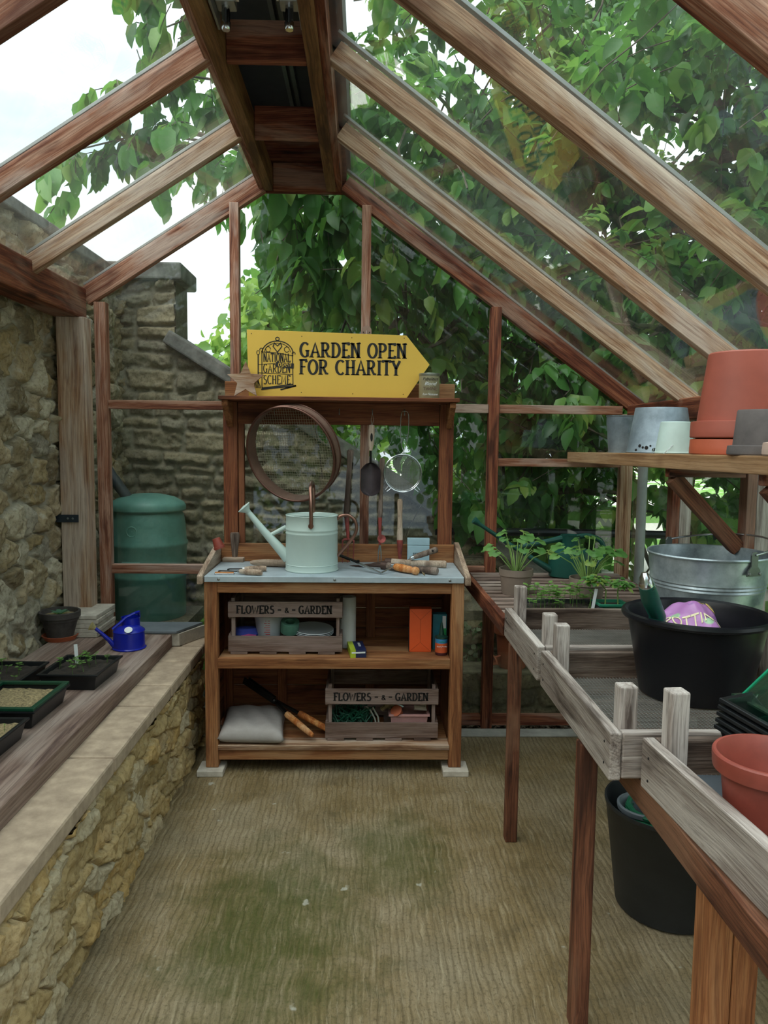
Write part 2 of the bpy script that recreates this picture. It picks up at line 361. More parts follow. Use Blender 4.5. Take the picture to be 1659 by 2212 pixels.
GL = {
 'G': (.8, [arc(.42, .5, .40, .5, 48, 300), [(.48, .44), (.8, .44)], [(.66, .44), (.66, .06)]]),
 'A': (.82, [[(.05, 0), (.40, 1), (.76, 0)], [(.17, .33), (.64, .33)]]),
 'R': (.8, [[(.12, 0), (.12, 1)], [(.02, 1), (.35, 1)]+arc(.35, .74, .27, .26, 90, -90, 8)+[(.12, .48)], [(.36, .48), (.62, .06), (.82, .04)]]),
 'D': (.82, [[(.12, 0), (.12, 1)], [(.0, 1), (.3, 1)]+arc(.3, .5, .42, .5, 90, -90, 12)+[(.0, 0)]]),
 'E': (.64, [[(.12, 0), (.12, 1)], [(.0, 1), (.58, 1), (.6, .88)], [(.12, .52), (.48, .52)], [(.0, 0), (.58, 0), (.62, .14)]]),
 'N': (.84, [[(.12, 0), (.12, 1)], [(.02, 1), (.2, .96), (.70, .03)], [(.70, 0), (.70, 1)], [(.6, 1), (.84, 1.03)]]),
 'O': (.84, [arc(.42, .5, .38, .5, 0, 360, 22)]),
 'P': (.74, [[(.12, 0), (.12, 1)], [(.0, 1), (.33, 1)]+arc(.33, .72, .30, .28, 90, -90, 8)+[(.12, .44)]]),
 'F': (.62, [[(.12, 0), (.12, 1)], [(.0, 1), (.56, 1), (.6, .86)], [(.12, .52), (.48, .52)]]),
 'C': (.78, [arc(.44, .5, .40, .5, 50, 310)]),
 'H': (.82, [[(.12, 0), (.12, 1)], [(.68, 0), (.68, 1)], [(.12, .5), (.68, .5)]]),
 'I': (.32, [[(.16, 0), (.16, 1)]]),
 'T': (.72, [[(.36, 0), (.36, 1)], [(.0, .9), (.03, 1), (.69, 1), (.72, .9)]]),
 'Y': (.74, [[(.36, 0), (.36, .45), (.05, 1)], [(.36, .45), (.7, 1)]]),
 'S': (.64, [arc(.34, .75, .24, .25, 40, 240, 8)+arc(.30, .26, .28, .27, 70, -140, 10)]),
 'M': (1.0, [[(.1, 0), (.14, 1), (.48, .25), (.82, 1), (.88, 0)]]),
 'L': (.62, [[(.12, 1), (.12, 0)], [(.0, 0), (.55, 0), (.6, .16)]]),
 'W': (1.1, [[(.04, 1), (.28, 0), (.54, .8), (.8, 0), (1.04, 1)]]),
 '&': (.8, [[(.78, 0), (.22, .68)]+arc(.36, .80, .16, .18, 200, -20, 8)+[(.12, .35)]+arc(.32, .2, .24, .2, 140, 360, 8)+[(.68, .42)]]),
 '-': (.75, [[(.06, .45), (.70, .45)]]),
 'o': (.56, [arc(.28, .33, .24, .33, 0, 360, 14)]), 'p': (.56, [[(.1, .66), (.1, -.3)], arc(.3, .34, .22, .32, 150, -150, 10)]),
 'e': (.54, [[(.06, .36), (.46, .36)]+arc(.27, .34, .21, .32, 0, 310, 12)]), 'n': (.56, [[(.1, 0), (.1, .66)], [(.1, .42)]+arc(.28, .44, .18, .22, 150, 0, 6)+[(.46, 0)]]),
 ' ': (.42, [])}
def strokes(mb, pls, x, z, sx, sz, wd, y0, y1, contrast=.5, slant=0.):
    """brush strokes as mitred ribbons, thicker on the upright parts"""
    for pl in pls:
        pt = [(x+(u+slant*v)*sx, z+v*sz) for u, v in pl]; pt = [p for i, p in enumerate(pt) if i == 0 or math.hypot(p[0]-pt[i-1][0], p[1]-pt[i-1][1]) > 1e-6]; k = len(pt)
        if k < 2: continue
        cl = math.hypot(pt[0][0]-pt[-1][0], pt[0][1]-pt[-1][1]) < 1e-6 and k > 4
        dr = [((c-a)/math.hypot(c-a, d-b), (d-b)/math.hypot(c-a, d-b)) for (a, b), (c, d) in zip(pt, pt[1:])]; Lf = []; Rt = []
        for i in range(k):
            d0 = dr[i-1] if i > 0 else (dr[-1] if cl else dr[0]); d1 = dr[i] if i < k-1 else (dr[0] if cl else dr[-1])
            mx, my = d0[0]+d1[0], d0[1]+d1[1]; L = math.hypot(mx, my)
            if L < .2: mx, my, L = d0[0], d0[1], 1.
            mx /= L; my /= L; cs = max(.55, mx*d0[0]+my*d0[1]); h_ = wd*((1-contrast)+contrast*abs(my))/2/cs
            if not cl and i in (0, k-1): e = wd*.1*(-1 if i == 0 else 1)
            else: e = 0
            Lf.append((pt[i][0]-my*h_+mx*e, pt[i][1]+mx*h_+my*e)); Rt.append((pt[i][0]+my*h_+mx*e, pt[i][1]-mx*h_+my*e))
        for i in range(k-1): mb.prism([Lf[i], Rt[i], Rt[i+1], Lf[i+1]], y0, y1)
def letters(mb, s_, x, z, h, wd, y=-.001, sx=1., track=.16, serif=True, width=None, contrast=.5, slant=0., drop=0.):
    tot = sum(GL[c][0]+track for c in s_)-track; k = h*sx
    if width: k = width/tot
    for c in s_:
        wg, pls = GL[c]
        strokes(mb, pls, x, z, k, h, wd, y, y+.001, contrast, slant)
        if serif and c in 'ARDENPFHITY':
            for pl in pls:
                if c == 'N' and len(pl) != 2: continue
                for u, v in ((pl[0], pl[-1]) if len(pl) <= 3 else ()):
                    if v in (0, 1) and max(p[1] for p in pl)-min(p[1] for p in pl) > .8:
                        xx = x+(u+slant*v)*k; z2 = z+v*h; sg = wd*.85
                        mb.prism([(xx-sg, z2-wd*.16), (xx+sg, z2-wd*.16), (xx+sg, z2+wd*.16), (xx-sg, z2+wd*.16)], y, y+.001)
        x += (wg+track)*k
    return x
def spl(pts, n_=5):
    """smooth curve through the points"""
    p = [Vector(q) for q in pts]; out = []
    for i in range(len(p)-1):
        a, b, c, d = p[max(i-1, 0)], p[i], p[i+1], p[min(i+2, len(p)-1)]
        for j in range(n_):
            t_ = j/n_; out.append(.5*((2*b)+(c-a)*t_+(2*a-5*b+4*c-d)*t_*t_+(3*b-a-3*c+d)*t_**3))
    return out+[p[-1]]

# ---------------------------------------------------------------- the greenhouse shell
YB = 3.85; RP = [3.85, 3.22, 2.59, 1.965, 1.34, .715, .09, -.535]      # gable and rafter places along the house
LE = Vector((-1.345, 0, 2.175)); LR = Vector((-.49, 0, 2.735))         # left eave and ridge
RE = Vector((1.335, 0, 1.655)); RR = Vector((-.135, 0, 2.735))         # right eave and ridge
cw = wood('cedar'); cd = wood('cedar_dark')

# floor: ridged concrete slab, damp and stained
m, t, b, o = newmat('brushed_concrete'); c = ocoord(t, False)
wp = t.vmath('ADD', c, t.vmath('MULTIPLY', t.a('ShaderNodeTexNoise', i={'Vector': c, 'Scale': 7., 'Detail': 4.}).outputs['Color'], (.035, .1, 0)))
rid = t.a('ShaderNodeTexWave', wave_type='BANDS', bands_direction='X', i={'Vector': wp, 'Scale': 14.5, 'Distortion': 1.5, 'Detail': 5., 'Detail Scale': 3.5}).outputs['Fac']
lin = t.noise(t.vmath('MULTIPLY', wp, (85, 7, 1)), 1., 6, .75, .5)
big = t.noise(c, 1.4, 5, .6); mid = t.noise(c, 6, 6, .7); fin = t.noise(c, 90, 5, .75)
base = t.ramp(mid, [(.28, '6c5b3b'), (.48, '8a7550'), (.7, '9e8b6b')])
base = t.mix(t.ramp(big, [(.44, 0.), (.70, .6)]), base, 'a89c85')
base = t.mix(t.math('MULTIPLY', t.ramp(fin, [(.36, 1.), (.48, 0.)]), .6), base, '4a3f24')
base = t.mix(t.math('MULTIPLY', t.ramp(rid, [(.0, 1.), (.3, 0.)]), .42), base, '55472b')
base = t.mix(t.math('MULTIPLY', t.ramp(lin, [(.52, 0.), (.68, 1.)]), .42), base, 'c4b595')
def blob(cx_, cy_, rx, ry):
    d = t.vmath('MULTIPLY', t.vmath('SUBTRACT', c, (cx_, cy_, 0)), (1/rx, 1/ry, 0))
    L = t.a('ShaderNodeVectorMath', operation='LENGTH', i={0: d}).outputs['Value']
    return t.ramp(t.math('ADD', L, t.math('MULTIPLY', t.math('SUBTRACT', mid, .5), 1.6)), [(.25, 1.), (1.0, 0.)])
g = t.math('MAXIMUM', blob(-.27, 2.2, .38, .62), t.math('MULTIPLY', blob(.12, 2.62, .26, .38), .8))
g = t.math('MAXIMUM', g, t.math('MULTIPLY', blob(-.33, 1.55, .12, .5), .5))
g = t.math('MULTIPLY', g, t.ramp(t.math('ADD', t.math('MULTIPLY', lin, .7), t.math('MULTIPLY', fin, .35)), [(.40, .95), (.68, .35)]))
base = t.mix(g, base, '4c5320')
pale = t.ramp(t.noise(c, 13, 3, .5), [(.70, 0.), (.735, .8)])
base = t.mix(pale, base, 'b9b5a5')
t.l.new(base, b.inputs['Base Color']); t.l.new(t.ramp(big, [(.3, .42), (.7, .75)]), b.inputs['Roughness'])
bump(t, b, t.math('ADD', t.math('MULTIPLY', fin, .5), t.math('ADD', t.math('MULTIPLY', rid, .35), t.math('MULTIPLY', lin, 1.6))), .9, .006)
CONC = m
fl = MB().box(-1.6, 1.55, -1.2, 3.80, -.12, 0).build('floor', CONC); fl['kind'] = 'structure'
edge = plain('cement_edge', 'a9a79f', .85, var=.2, nscale=6, bumpk=.4)
tr = struct('trim_1'); MB().box(.42, 1.5, 3.72, 3.81, 0, .012).build('cement_fillet', edge, tr, bev=.004)

# left wall of rubble with its coping
LW = stone_mat('rubble_stone', ['5e5340', '86775c', 'a08f72', '93805c', 'b5ab94', '7d776b'], '827b6c', 'bbb5a5')
wl = struct('wall_left')
rubble2('stonework', -.8, 5.4, .0, 2.4, .0075, .135, .105, .042, .011, 11, lambda u, v, h: (-1.495+h, u, v), LW, wl, drop=.28)
MB().box(-1.85, -1.50, -.8, 5.4, -.05, 2.4).build('wall_core', LW, wl)
grey_cop = plain('weathered_coping', '77756f', .92, var=.3, nscale=9, bumpk=.7, col2='4b4a45')
yy = -.8
while yy < 4.6:
    MB().box(-1.88, -1.44, yy, yy+.735, 2.40, 2.455).build('coping_slab', grey_cop, wl, bev=.008); yy += .74

# gable wall of the greenhouse
wb = struct('wall_back')
def roof_z(x):
    return LE.z+(x-LE.x)*(LR.z-LE.z)/(LR.x-LE.x) if x < LR.x else (LR.z if x < RR.x else RR.z+(x-RR.x)*(RE.z-RR.z)/(RE.x-RR.x))
def gz(x): return roof_z(x)-.03
for nm, x, w_, z0, z1, mm in (('corner_post', -1.288, .055, .02, 2.13, wood('cedar')), ('mullion', -.638, .045, .85, gz(-.638), cw), ('mullion', 0., .045, .85, gz(0.), cw),
                          ('mullion', .64, .052, .0, gz(.64), wood('cedar_dark')), ('corner_post', 1.315, .06, .02, 1.62, wood('post'))):
    beam(nm, (x, YB, z0), (x, YB, z1), w_, .055, mm, wb, upv=(0, 1, 0))
for nm, x0, x1, z, h_, mm in (('rail', -1.26, -.661, 1.640, .042, cw), ('rail', -.615, -.023, 1.640, .042, cw), ('rail', .023, .613, 1.640, .042, cw), ('rail', .667, 1.285, 1.640, .042, cw),
                          ('rail', .667, 1.285, 1.375, .04, cw), ('rail', -1.26, -.661, .823, .045, cw), ('rail', -.615, .613, .823, .045, cw), ('sill', -1.26, .61, .045, .05, cd), ('sill', .667, 1.285, .045, .05, cd)):
    beam(nm, (x0, YB+.004, z), (x1, YB+.004, z), .045, h_, mm, wb)
for nm, x in (('cover_strip', -1.262), ('cover_strip', -.612), ('cover_strip', .026)):
    pass
xs = [-1.26, -.638, 0., .64, 1.29]
for x0, x1 in zip(xs, xs[1:]):
    zs = [.07, .823, 1.64, None]
    for za, zb in zip(zs, zs[1:]):
        a0, a1 = x0+.018, x1-.018
        if zb: poly = [(a0, za), (a1, za), (a1, zb), (a0, zb)]
        else:
            mids = [(q, gz(q)) for q in (LR.x, RR.x) if a0 < q < a1]
            poly = [(a0, za), (a1, za), (a1, gz(a1))] + mids[::-1] + [(a0, gz(a0))]
        MB().prism(poly, YB+.028, YB+.032).build('glass_pane', GLASS, wb)

# roof
ce = struct('ceiling')
for i, y in enumerate(RP):
    dL = .085 if i == 0 else .068; dR = .075 if i == 0 else .068
    beam('rafter', LE+Vector((-.02, y, .0-dL/2+.02)), LR+Vector((-.02, y, -dL/2+.01)), .046, dL, cw if i != 1 else wood('post'), ce)
    beam('rafter', RR+Vector((.03, y, -dR/2+.01)), RE+Vector((.05, y, -dR/2+.02)), .046, dR, (wood('cedar_dark') if i == 0 else wood('post') if i in (1, 2, 3) else cw), ce)
alu = plain('grey_glazing_bar', '7f8482', .4, .6, var=.1)
dkm = plain('dark_vent_seal', '15181a', .6, bumpk=0)
for i, y in enumerate(RP):
    for A, B, sx_ in ((LE, LR, -.02), (RR, RE, .04)):
        beam('glazing_strip', A+Vector((sx_, y, .038)), B+Vector((sx_ if sx_ < 0 else .05, y, .03)), .034, .010, alu, ce, bev=.001)
for y0, y1 in zip(RP[1:], RP):
    for A, B in ((LE+Vector((-.03, 0, .012)), LR+Vector((.0, 0, .012))), (RR+Vector((0, 0, .012)), RE+Vector((.06, 0, .012)))):
        A = A.copy(); B = B.copy(); A.y = B.y = (y0+y1)/2
        beam('glass_pane', A, B, y1-y0-.03, .004, GLASS_ROOF, ce, bev=0)
# ridge: two deep boards with cross pieces and a dark capping above
rg_ = wood('ridge')
beam('ridge_board', (-.505, -.6, 2.735), (-.505, 3.86, 2.735), .03, .12, wood('cedar'), ce)
beam('ridge_board', (-.472, -.6, 2.72), (-.472, 3.83, 2.72), .042, .11, rg_, ce)
beam('ridge_board', (-.172, -.6, 2.715), (-.172, 3.83, 2.715), .045, .10, rg_, ce)
beam('ridge_board', (-.135, -.6, 2.735), (-.135, 3.86, 2.735), .03, .12, wood('cedar_dark'), ce)
for y in RP: beam('cross_piece', (-.45, y-.005, 2.735), (-.195, y-.005, 2.735), .028, .125, wood('cedar_dark'), ce)
cap = plain('ridge_capping', '3c4248', .5, .3, bumpk=0)
MB().box(-.56, -.08, -.6, 3.9, 2.985, 3.0).build('ridge_capping', cap, ce)
MB().box(-.565, -.545, -.6, 3.9, 2.79, 2.985).box(-.10, -.08, -.6, 3.9, 2.79, 2.985).build('ridge_side', cap, ce)
mt = MB()
for x in (-.335, -.305): mt.box(x-.008, x+.008, -.6, 3.8, 2.95, 2.985)
MB().box(-.545, -.10, 3.872, 3.89, 2.67, 2.985).build('ridge_end_board', wood('cedar_dark'), ce)
mt.build('cap_seam', plain('seam_metal', '6d7678', .35, .7, bumpk=0), ce)
MB().box(-1.47, -1.34, -.7, 3.80, 2.04, 2.185).build('eave_beam', wood('cedar_dark', 'y', .6, .7), ce, bev=.006)
MB().box(1.305, 1.385, -.7, 3.83, 1.575, 1.665).build('eave_beam', wood('cedar_dark', 'y'), ce, bev=.006)
for x in (-.555, -.09):
    pass
# posts against the left wall
wpst = MB().box(-1.452, -1.318, 3.70, 3.79, .56, 2.04).build('wall_post', wood('post', 'z', .6, .8), wb, bev=.004)

# glazed right side
wr = struct('wall_right')
for i, y in enumerate(RP):
    if i: beam('post', (1.355, y, .02), (1.355, y, 1.575), .05, .05, wood('tray'), wr, upv=(0, 1, 0))
    if i: beam('post', (1.312, y, .02), (1.312, y, 1.575), .034, .055, wood('cedar_dark') if i else wood('cedar_dark'), wr, upv=(0, 1, 0))
for y0, y1 in zip(RP[1:], RP):
    MB().box(1.352, 1.356, y0+.02, y1-.02, .1, 1.57).build('glass_pane', GLASS, wr)
MB().box(1.33, 1.38, -.6, 3.85, .0, .1).build('sill', wood('cedar_dark', 'y'), wr)

# ---------------------------------------------------------------- outside: ground, walls, planting
m, t, b, o = newmat('lawn'); c = ocoord(t, False)
nz = t.noise(c, 1.1, 4, .6); nf = t.noise(c, 40, 4, .7)
g1 = t.ramp(nf, [(.3, '3f6424'), (.5, '6c9a3c'), (.7, '8fb85a')])
base = t.mix(t.ramp(nz, [(.49, 0.), (.52, 1.)]), g1, t.mix(nf, 'cfc8b8', 'e6e0d4'))
t.l.new(base, b.inputs['Base Color']); b.inputs['Roughness'].default_value = .9; bump(t, b, nf, .5, .02)
gr = MB().box(-30, 30, 4.5, 45, -.3, .40).box(1.75, 30, -8, 4.5, -.3, .35).build('garden_ground', m); gr['kind'] = 'structure'
soil = plain('dark_soil', '4a4136', .95, var=.4, nscale=20, bumpk=.8)
g2 = MB().box(-1.9, 1.75, 3.86, 4.5, -.3, -.02).box(1.55, 1.75, -8, 3.86, -.3, -.02).build('ground_strip', soil); g2['kind'] = 'structure'

# tall garden wall behind the gable, with pier and sloping coping
GW = stone_mat('garden_wall_stone', ['6b6352', '8b806b', 'a5977b', '8a816d', 'aaa38f'], '746c5b', 'a8a28f')
gw = thing('garden_wall', 'grey rubble garden wall with a pier and sloping coping behind the gable', 'wall', (0, 4.78, 0))
GY = 4.78
def slope(u): return np.where(u < -1.15, 2.62, 2.05-(u+1.19)*(2.05-1.02)/(1.66))
rubble('stonework', -2.0, 1.2, -.05, 2.42, .009, (.055, .135), (.12, .34), .04, .013, 31,
       lambda u, v, h: (u, -h, v), GW, gw, keep=lambda u, v: (v < slope(u)), warp=.03, mort_d=.75)
MB().prism([(-2., 0), (1.2, 0), (1.2, slope(1.2)), (-1.15, slope(-1.149)), (-1.15, 2.42), (-2., 2.42)], .004, .30).build('wall_core', GW, gw)
MB().box(-2.05, -1.10, -.07, .36, 2.42, 2.52).build('pier_cap', grey_cop, gw, bev=.012)
s0 = Vector((-1.20, .12, 2.09)); s1 = Vector((1.2, .12, float(slope(1.2))+.03)); kk = 4
for i in range(kk):
    a = s0.lerp(s1, i/kk+.002); b_ = s0.lerp(s1, (i+1)/kk-.002); beam('coping_slab', a, b_, .42, .085, grey_cop, gw, bev=.012)
lw_ = thing('low_retaining_wall', 'low mossy rubble wall behind the staging at the right of the gable', 'wall', (0, 4.30, 0))
LR_ = stone_mat('mossy_stone', ['3f3a2c', '5e5643', '75694f', '665d47'], '4e483a', '6f6f4c')
rubble('stonework', -.2, 2.0, -.05, .46, .009, (.07, .15), (.12, .3), .05, .015, 57, lambda u, v, h: (u, -h, v), LR_, lw_, warp=.03)
MB().box(-.2, 2.0, .004, .25, -.05, .46).build('wall_core', LR_, lw_)

rubble('step_stonework', .50, 1.5, -.05, .235, .009, (.07, .12), (.10, .24), .04, .013, 61, lambda u, v, h: (u, -.27-h, v), LR_, lw_, warp=.03)
MB().box(.50, 1.5, -.265, -.01, -.05, .24).build('stone_step', plain('mossy_top', '6b6650', .9, var=.3, bumpk=.8), lw_, bev=.01)
# gravel
gv = []; gf = []; gm = MB(); rr = random.Random(5)
for i in range(2600):
    x = rr.uniform(-1.2, 1.45); y = rr.uniform(3.9, 4.25) if x < .5 else rr.uniform(3.88, 4.0); s_ = rr.uniform(.006, .016); z = -.02+rr.uniform(.0, .03)
    q = [(s_*rr.uniform(.7, 1.3)*a, s_*rr.uniform(.7, 1.3)*b_, s_*.6*c_) for a, b_, c_ in ((1, 0, 0), (0, 1, 0), (-1, 0, 0), (0, -1, 0), (0, 0, 1), (0, 0, -1))]
    gm.add([(x+a, y+b_, z+c_) for a, b_, c_ in q], [(0, 1, 4), (1, 2, 4), (2, 3, 4), (3, 0, 4), (1, 0, 5), (2, 1, 5), (3, 2, 5), (0, 3, 5)])
gvl = gm.build('gravel', plain('pea_gravel', '8f8471', .85, var=.35, nscale=35, bumpk=0))
tag(gvl, 'pale pea gravel filling the strip outside the gable sill', 'gravel', kind='stuff')

# ---- foliage
LV = np.array([(0, 0, 0), (.28, 0, -.01), (.55, 0, -.04), (.8, 0, -.1), (1, 0, -.2), (.25, 1, .12), (.55, 1.08, .06), (.82, .62, -.04), (.25, -1, .12), (.55, -1.08, .06), (.82, -.62, -.04)])
LF4 = np.array([(1, 2, 6, 5), (2, 3, 7, 6), (2, 1, 8, 9), (3, 2, 9, 10)]); LF3 = np.array([(0, 1, 5), (3, 4, 7), (1, 0, 8), (4, 3, 10)])
def foliage(name, leaves, m, parent, width=.24):
    """leaves: rows of base xyz, direction xyz, normal xyz, length, tint; one mesh for the leaf mass"""
    A = np.array(leaves); B = A[:, :3]; D = A[:, 3:6]; D /= np.linalg.norm(D, axis=1)[:, None]
    Nn = A[:, 6:9]; S = np.cross(Nn, D); S /= np.linalg.norm(S, axis=1)[:, None]+1e-9; Nn = np.cross(D, S)
    L = A[:, 9][:, None, None]; k = len(A); lv = LV*np.array([1, width, 1.])
    V = B[:, None, :]+L*(lv[None, :, 0:1]*D[:, None, :]+lv[None, :, 1:2]*S[:, None, :]+lv[None, :, 2:3]*Nn[:, None, :])
    off = (np.arange(k)*11)[:, None, None]
    return fastmesh(name, V.reshape(-1, 3), (LF4[None]+off).reshape(-1, 4), m, parent, {'tint': np.repeat(A[:, 10], 11)}, True, (LF3[None]+off).reshape(-1, 3))
def rdir(rg): v = rg.normal(size=3); return v/np.linalg.norm(v)
def twig(rg, p, d, size, nl, out, droop=.6, tint=None, wood_mb=None):
    """a compound spray: leaflets on both sides of a drooping stalk"""
    d = np.array(d, float); d /= np.linalg.norm(d); L = size*nl*.36; q = np.array(p, float); pts = [q.copy()]
    t0 = rg.uniform(.05, .95) if tint is None else tint
    for i in range(nl):
        d = d+np.array([0, 0, -droop*.22]); d /= np.linalg.norm(d); q = q+d*L/nl; pts.append(q.copy())
        s = np.cross(d, [0, 0, 1.]); s /= np.linalg.norm(s)+1e-6
        for sg in ((-1, 1) if i < nl-1 else (0,)):
            ld = d*.6+s*sg*rg.uniform(.6, 1.1)+np.array([0, 0, -droop*rg.uniform(.5, 1.5)])+rg.normal(size=3)*.15
            nn = np.array([0, 0, 1.])+rg.normal(size=3)*.45
            out.append([*q, *ld, *nn, size*rg.uniform(.7, 1.15), np.clip(t0+rg.uniform(-.15, .15), 0, 1)])
    if wood_mb is not None: wood_mb.tube(pts, .003, 3, False)
bark = plain('grey_bark', '5a5145', .9, var=.35, nscale=18, bumpk=.8, col2='2d271f')
def branch(rg, mb, p, d, L, r, depth, out, leaf, dens, droop=.5, keep=None, grav=0.02, pb=.72):
    q = np.array(p, float); d = np.array(d, float)/np.linalg.norm(d); k = max(4, int(L/.16)); pts = [q.copy()]; rs = [r]
    for i in range(k):
        d = d+rg.normal(size=3)*.17+np.array([0, 0, -grav*i*.3]); d /= np.linalg.norm(d); q = q+d*L/k; pts.append(q.copy()); rs.append(max(.003, r*(1-.8*(i+1)/k)))
        if keep is not None and not keep(q): 
            if i > 1: break
        if depth > 0 and i >= 1 and rg.rand() < pb:
            dd = d*.5+rdir(rg)*.9; branch(rg, mb, q, dd, L*rg.uniform(.4, .65), rs[-1]*.6, depth-1, out, leaf, dens, droop, keep, grav, pb)
        if depth <= 1:
            for _ in range(dens if depth == 0 else max(1, dens//2)):
                dd = d*.4+rdir(rg)
                if keep is None or keep(q): twig(rg, q+rdir(rg)*.05, dd, leaf*rg.uniform(.75, 1.2), rg.randint(3, 5), out, droop)
    if len(pts) > 2: mb.tube(pts, rs[:len(pts)], 6 if r > .02 else 4, True)
inside = lambda q: (q[1] < 4.0 and q[0] > -1.6 and q[0] < 1.5 and q[2] < roof_z(q[0])+.12)
LEAF = leaf_mat('walnut_leaf', ['2c5228', '3a6830', '4a7e3b', '5f9447', '92ab52'], '6f9e3e')
LEAF2 = leaf_mat('far_leaf', ['2b4c26', '39622f', '48773a', '5f9046', '86a04e'], '6a943e')
LEAF3 = leaf_mat('bright_leaf', ['4a7a2c', '6a983c', '86b04a', 'a4c468'], 'b7cf6a')
# tree just behind the gable: sprays of big leaves drooping close to the glass
rg = np.random.RandomState(3)
tree = thing('walnut_tree', 'big leafed walnut tree drooping its boughs just behind the gable', 'tree', (.9, 6.2, .3))
out = []; bm_ = MB(); T0 = np.array([.9, 6.2, .3])
bm_.tube([(0, 0, 0), (.03, 0, 1.2), (-.05, .05, 2.2), (.1, 0, 3.2)], [.16, .14, .12, .08], 10)
def kp(q):
    w_ = q+T0
    if inside(w_) or w_[1] < 4.08 or (w_[1] < 5.2 and w_[2] < slope(w_[0])+.15): return False
    if w_[0] < -.3: return w_[2] > 2.45+(-.3-w_[0])*.25 and w_[0] > -1.45+(w_[2]-2.8)*.25 and w_[2] < 5.0
    return True
for p, d, L in (((0, 0, 1.6), (-.9, -1, .7), 2.2), ((0, 0, 2.0), (-1, -.9, .9), 2.6), ((0, 0, 2.4), (-.5, -1, .8), 2.3), ((0, 0, 1.3), (.6, -1, .4), 2.0),
                ((0, 0, 1.8), (.2, -1, .3), 2.0), ((0, 0, 2.8), (-.8, -.6, 1), 2.4), ((0, 0, 1.), (-.1, -1, .3), 1.9), ((0, 0, 2.2), (1, -.6, .6), 2.2),
                ((0, 0, 3.), (.3, -.5, 1), 2.2), ((0, 0, 2.6), (-1.2, -.5, .55), 3.0), ((0, 0, 1.2), (1, -.5, .2), 2.2), ((0, 0, .9), (-.7, -.8, .5), 2.1), ((0, 0, .6), (.4, -1, .2), 1.8)):
    branch(rg, bm_, p, d, L, .055, 2, out, .14, 2, .8, kp, .03, .5)
# boughs hanging near the apex and over the left roof
for x, y, z, nL, sz in [(-.35, 4.25, 3.0, 3, .2), (-.15, 4.3, 3.05, 4, .21), (.05, 4.3, 2.9, 3, .19), (-.5, 4.4, 2.75, 3, .18), (.25, 4.3, 2.75, 3, .18), (-.05, 4.2, 2.7, 4, .19), (.3, 4.2, 2.5, 3, .17), (-.3, 4.35, 2.55, 4, .17)]:
    for _ in range(9):
        p = np.array([x, y, z])+rg.normal(size=3)*[.12, .06, .12]
        if p[1] > 4.05: twig(rg, p-T0, rdir(rg)*[1, .4, .3]+[0, 0, -.5], sz*rg.uniform(.8, 1.15), nL, out, 1.3, wood_mb=bm_)
for (x0, y0, z0, x1, y1, z1, k) in [(-.6, 4.9, 3.6, -1.5, 4.5, 3.3, 26), (-.7, 4.8, 3.2, -1.75, 4.3, 2.95, 30), (-.5, 4.6, 3.15, -1.05, 4.2, 2.95, 16), (-.8, 4.6, 4.1, -1.25, 4.2, 4.0, 26), (-.6, 4.5, 3.7, -1.1, 4.1, 3.5, 26),
                                    (-.5, 4.9, 4.4, -1.0, 4.5, 4.6, 30), (-.3, 5.0, 3.9, -.9, 4.8, 4.1, 30)]:
    a = np.array([x0, y0, z0]); b_ = np.array([x1, y1, z1]); mid_ = (a+b_)/2+[0, 0, .12]
    bm_.tube([a+(.5*(a-b_))-T0, a-T0, mid_-T0, b_-T0], [.014, .011, .007, .003], 5)
    for i in range(k):
        f = rg.rand(); p = a*(1-f)+b_*f+[0, 0, .12*(1-abs(2*f-1))]+rg.normal(size=3)*.07
        twig(rg, p-T0, (b_-a)*.5+rdir(rg)*.6, .14*rg.uniform(.8, 1.25), rg.randint(3, 5), out, 1.2, wood_mb=bm_)
bm_.build('branches', bark, tree, True); foliage('foliage', out, LEAF, tree, .25); print('tree leaves', len(out))
# spreading tree over the right-hand roof
tree2 = thing('spreading_tree', 'old spreading tree with dark limbs reaching over the right hand roof', 'tree', (3.3, 5.6, .3))
out = []; bm_ = MB(); T1 = np.array([3.3, 5.6, .3]); rg = np.random.RandomState(9)
bm_.tube([(0, 0, 0), (-.05, 0, 1.), (-.1, -.1, 1.9), (-.3, -.2, 2.7)], [.2, .17, .15, .11], 10)
def kp2(q):
    w_ = q+T1
    return not (inside(w_) or (w_[0] < 1.7 and w_[1] < 4.2 and w_[2] < roof_z(min(w_[0], 1.4))+.45))
for p, d, L in (((-.1, -.1, 1.9), (-1.2, -.5, .25), 2.8), ((-.1, -.1, 1.9), (-1, -1, .8), 2.8), ((-.2, -.2, 2.3), (-.5, -1.2, .7), 2.8), ((-.3, -.2, 2.6), (-1, -.3, .9), 2.8), ((-.1, -.1, 2.), (.2, -1.3, .5), 3.0),
                ((-.3, -.2, 2.5), (-1.2, -1.2, 1.3), 3.0), ((-.2, -.1, 1.6), (-.8, -1, .3), 2.4), ((-.3, -.2, 2.7), (.4, -.8, 1.2), 2.6), ((-.1, 0, 1.5), (-.2, -1.2, -.1), 2.2), ((-.1, 0, 1.2), (-1.2, -.2, .1), 2.4), ((-.1, 0, 1.8), (.6, -1.2, .0), 2.4),
                ((-.2, -.2, 2.2), (-1.1, -.9, .15), 2.6), ((-.2, -.2, 2.4), (-1.4, -.7, .55), 3.2), ((-.1, 0, 1.0), (-.4, -1.1, .0), 2.)):
    branch(rg, bm_, p, d, L, .085, 2, out, .105, 2, .5, kp2, .015, .55)
bm_.build('branches', bark, tree2, True); foliage('foliage', out, LEAF, tree2, .27); print('tree2', len(out))
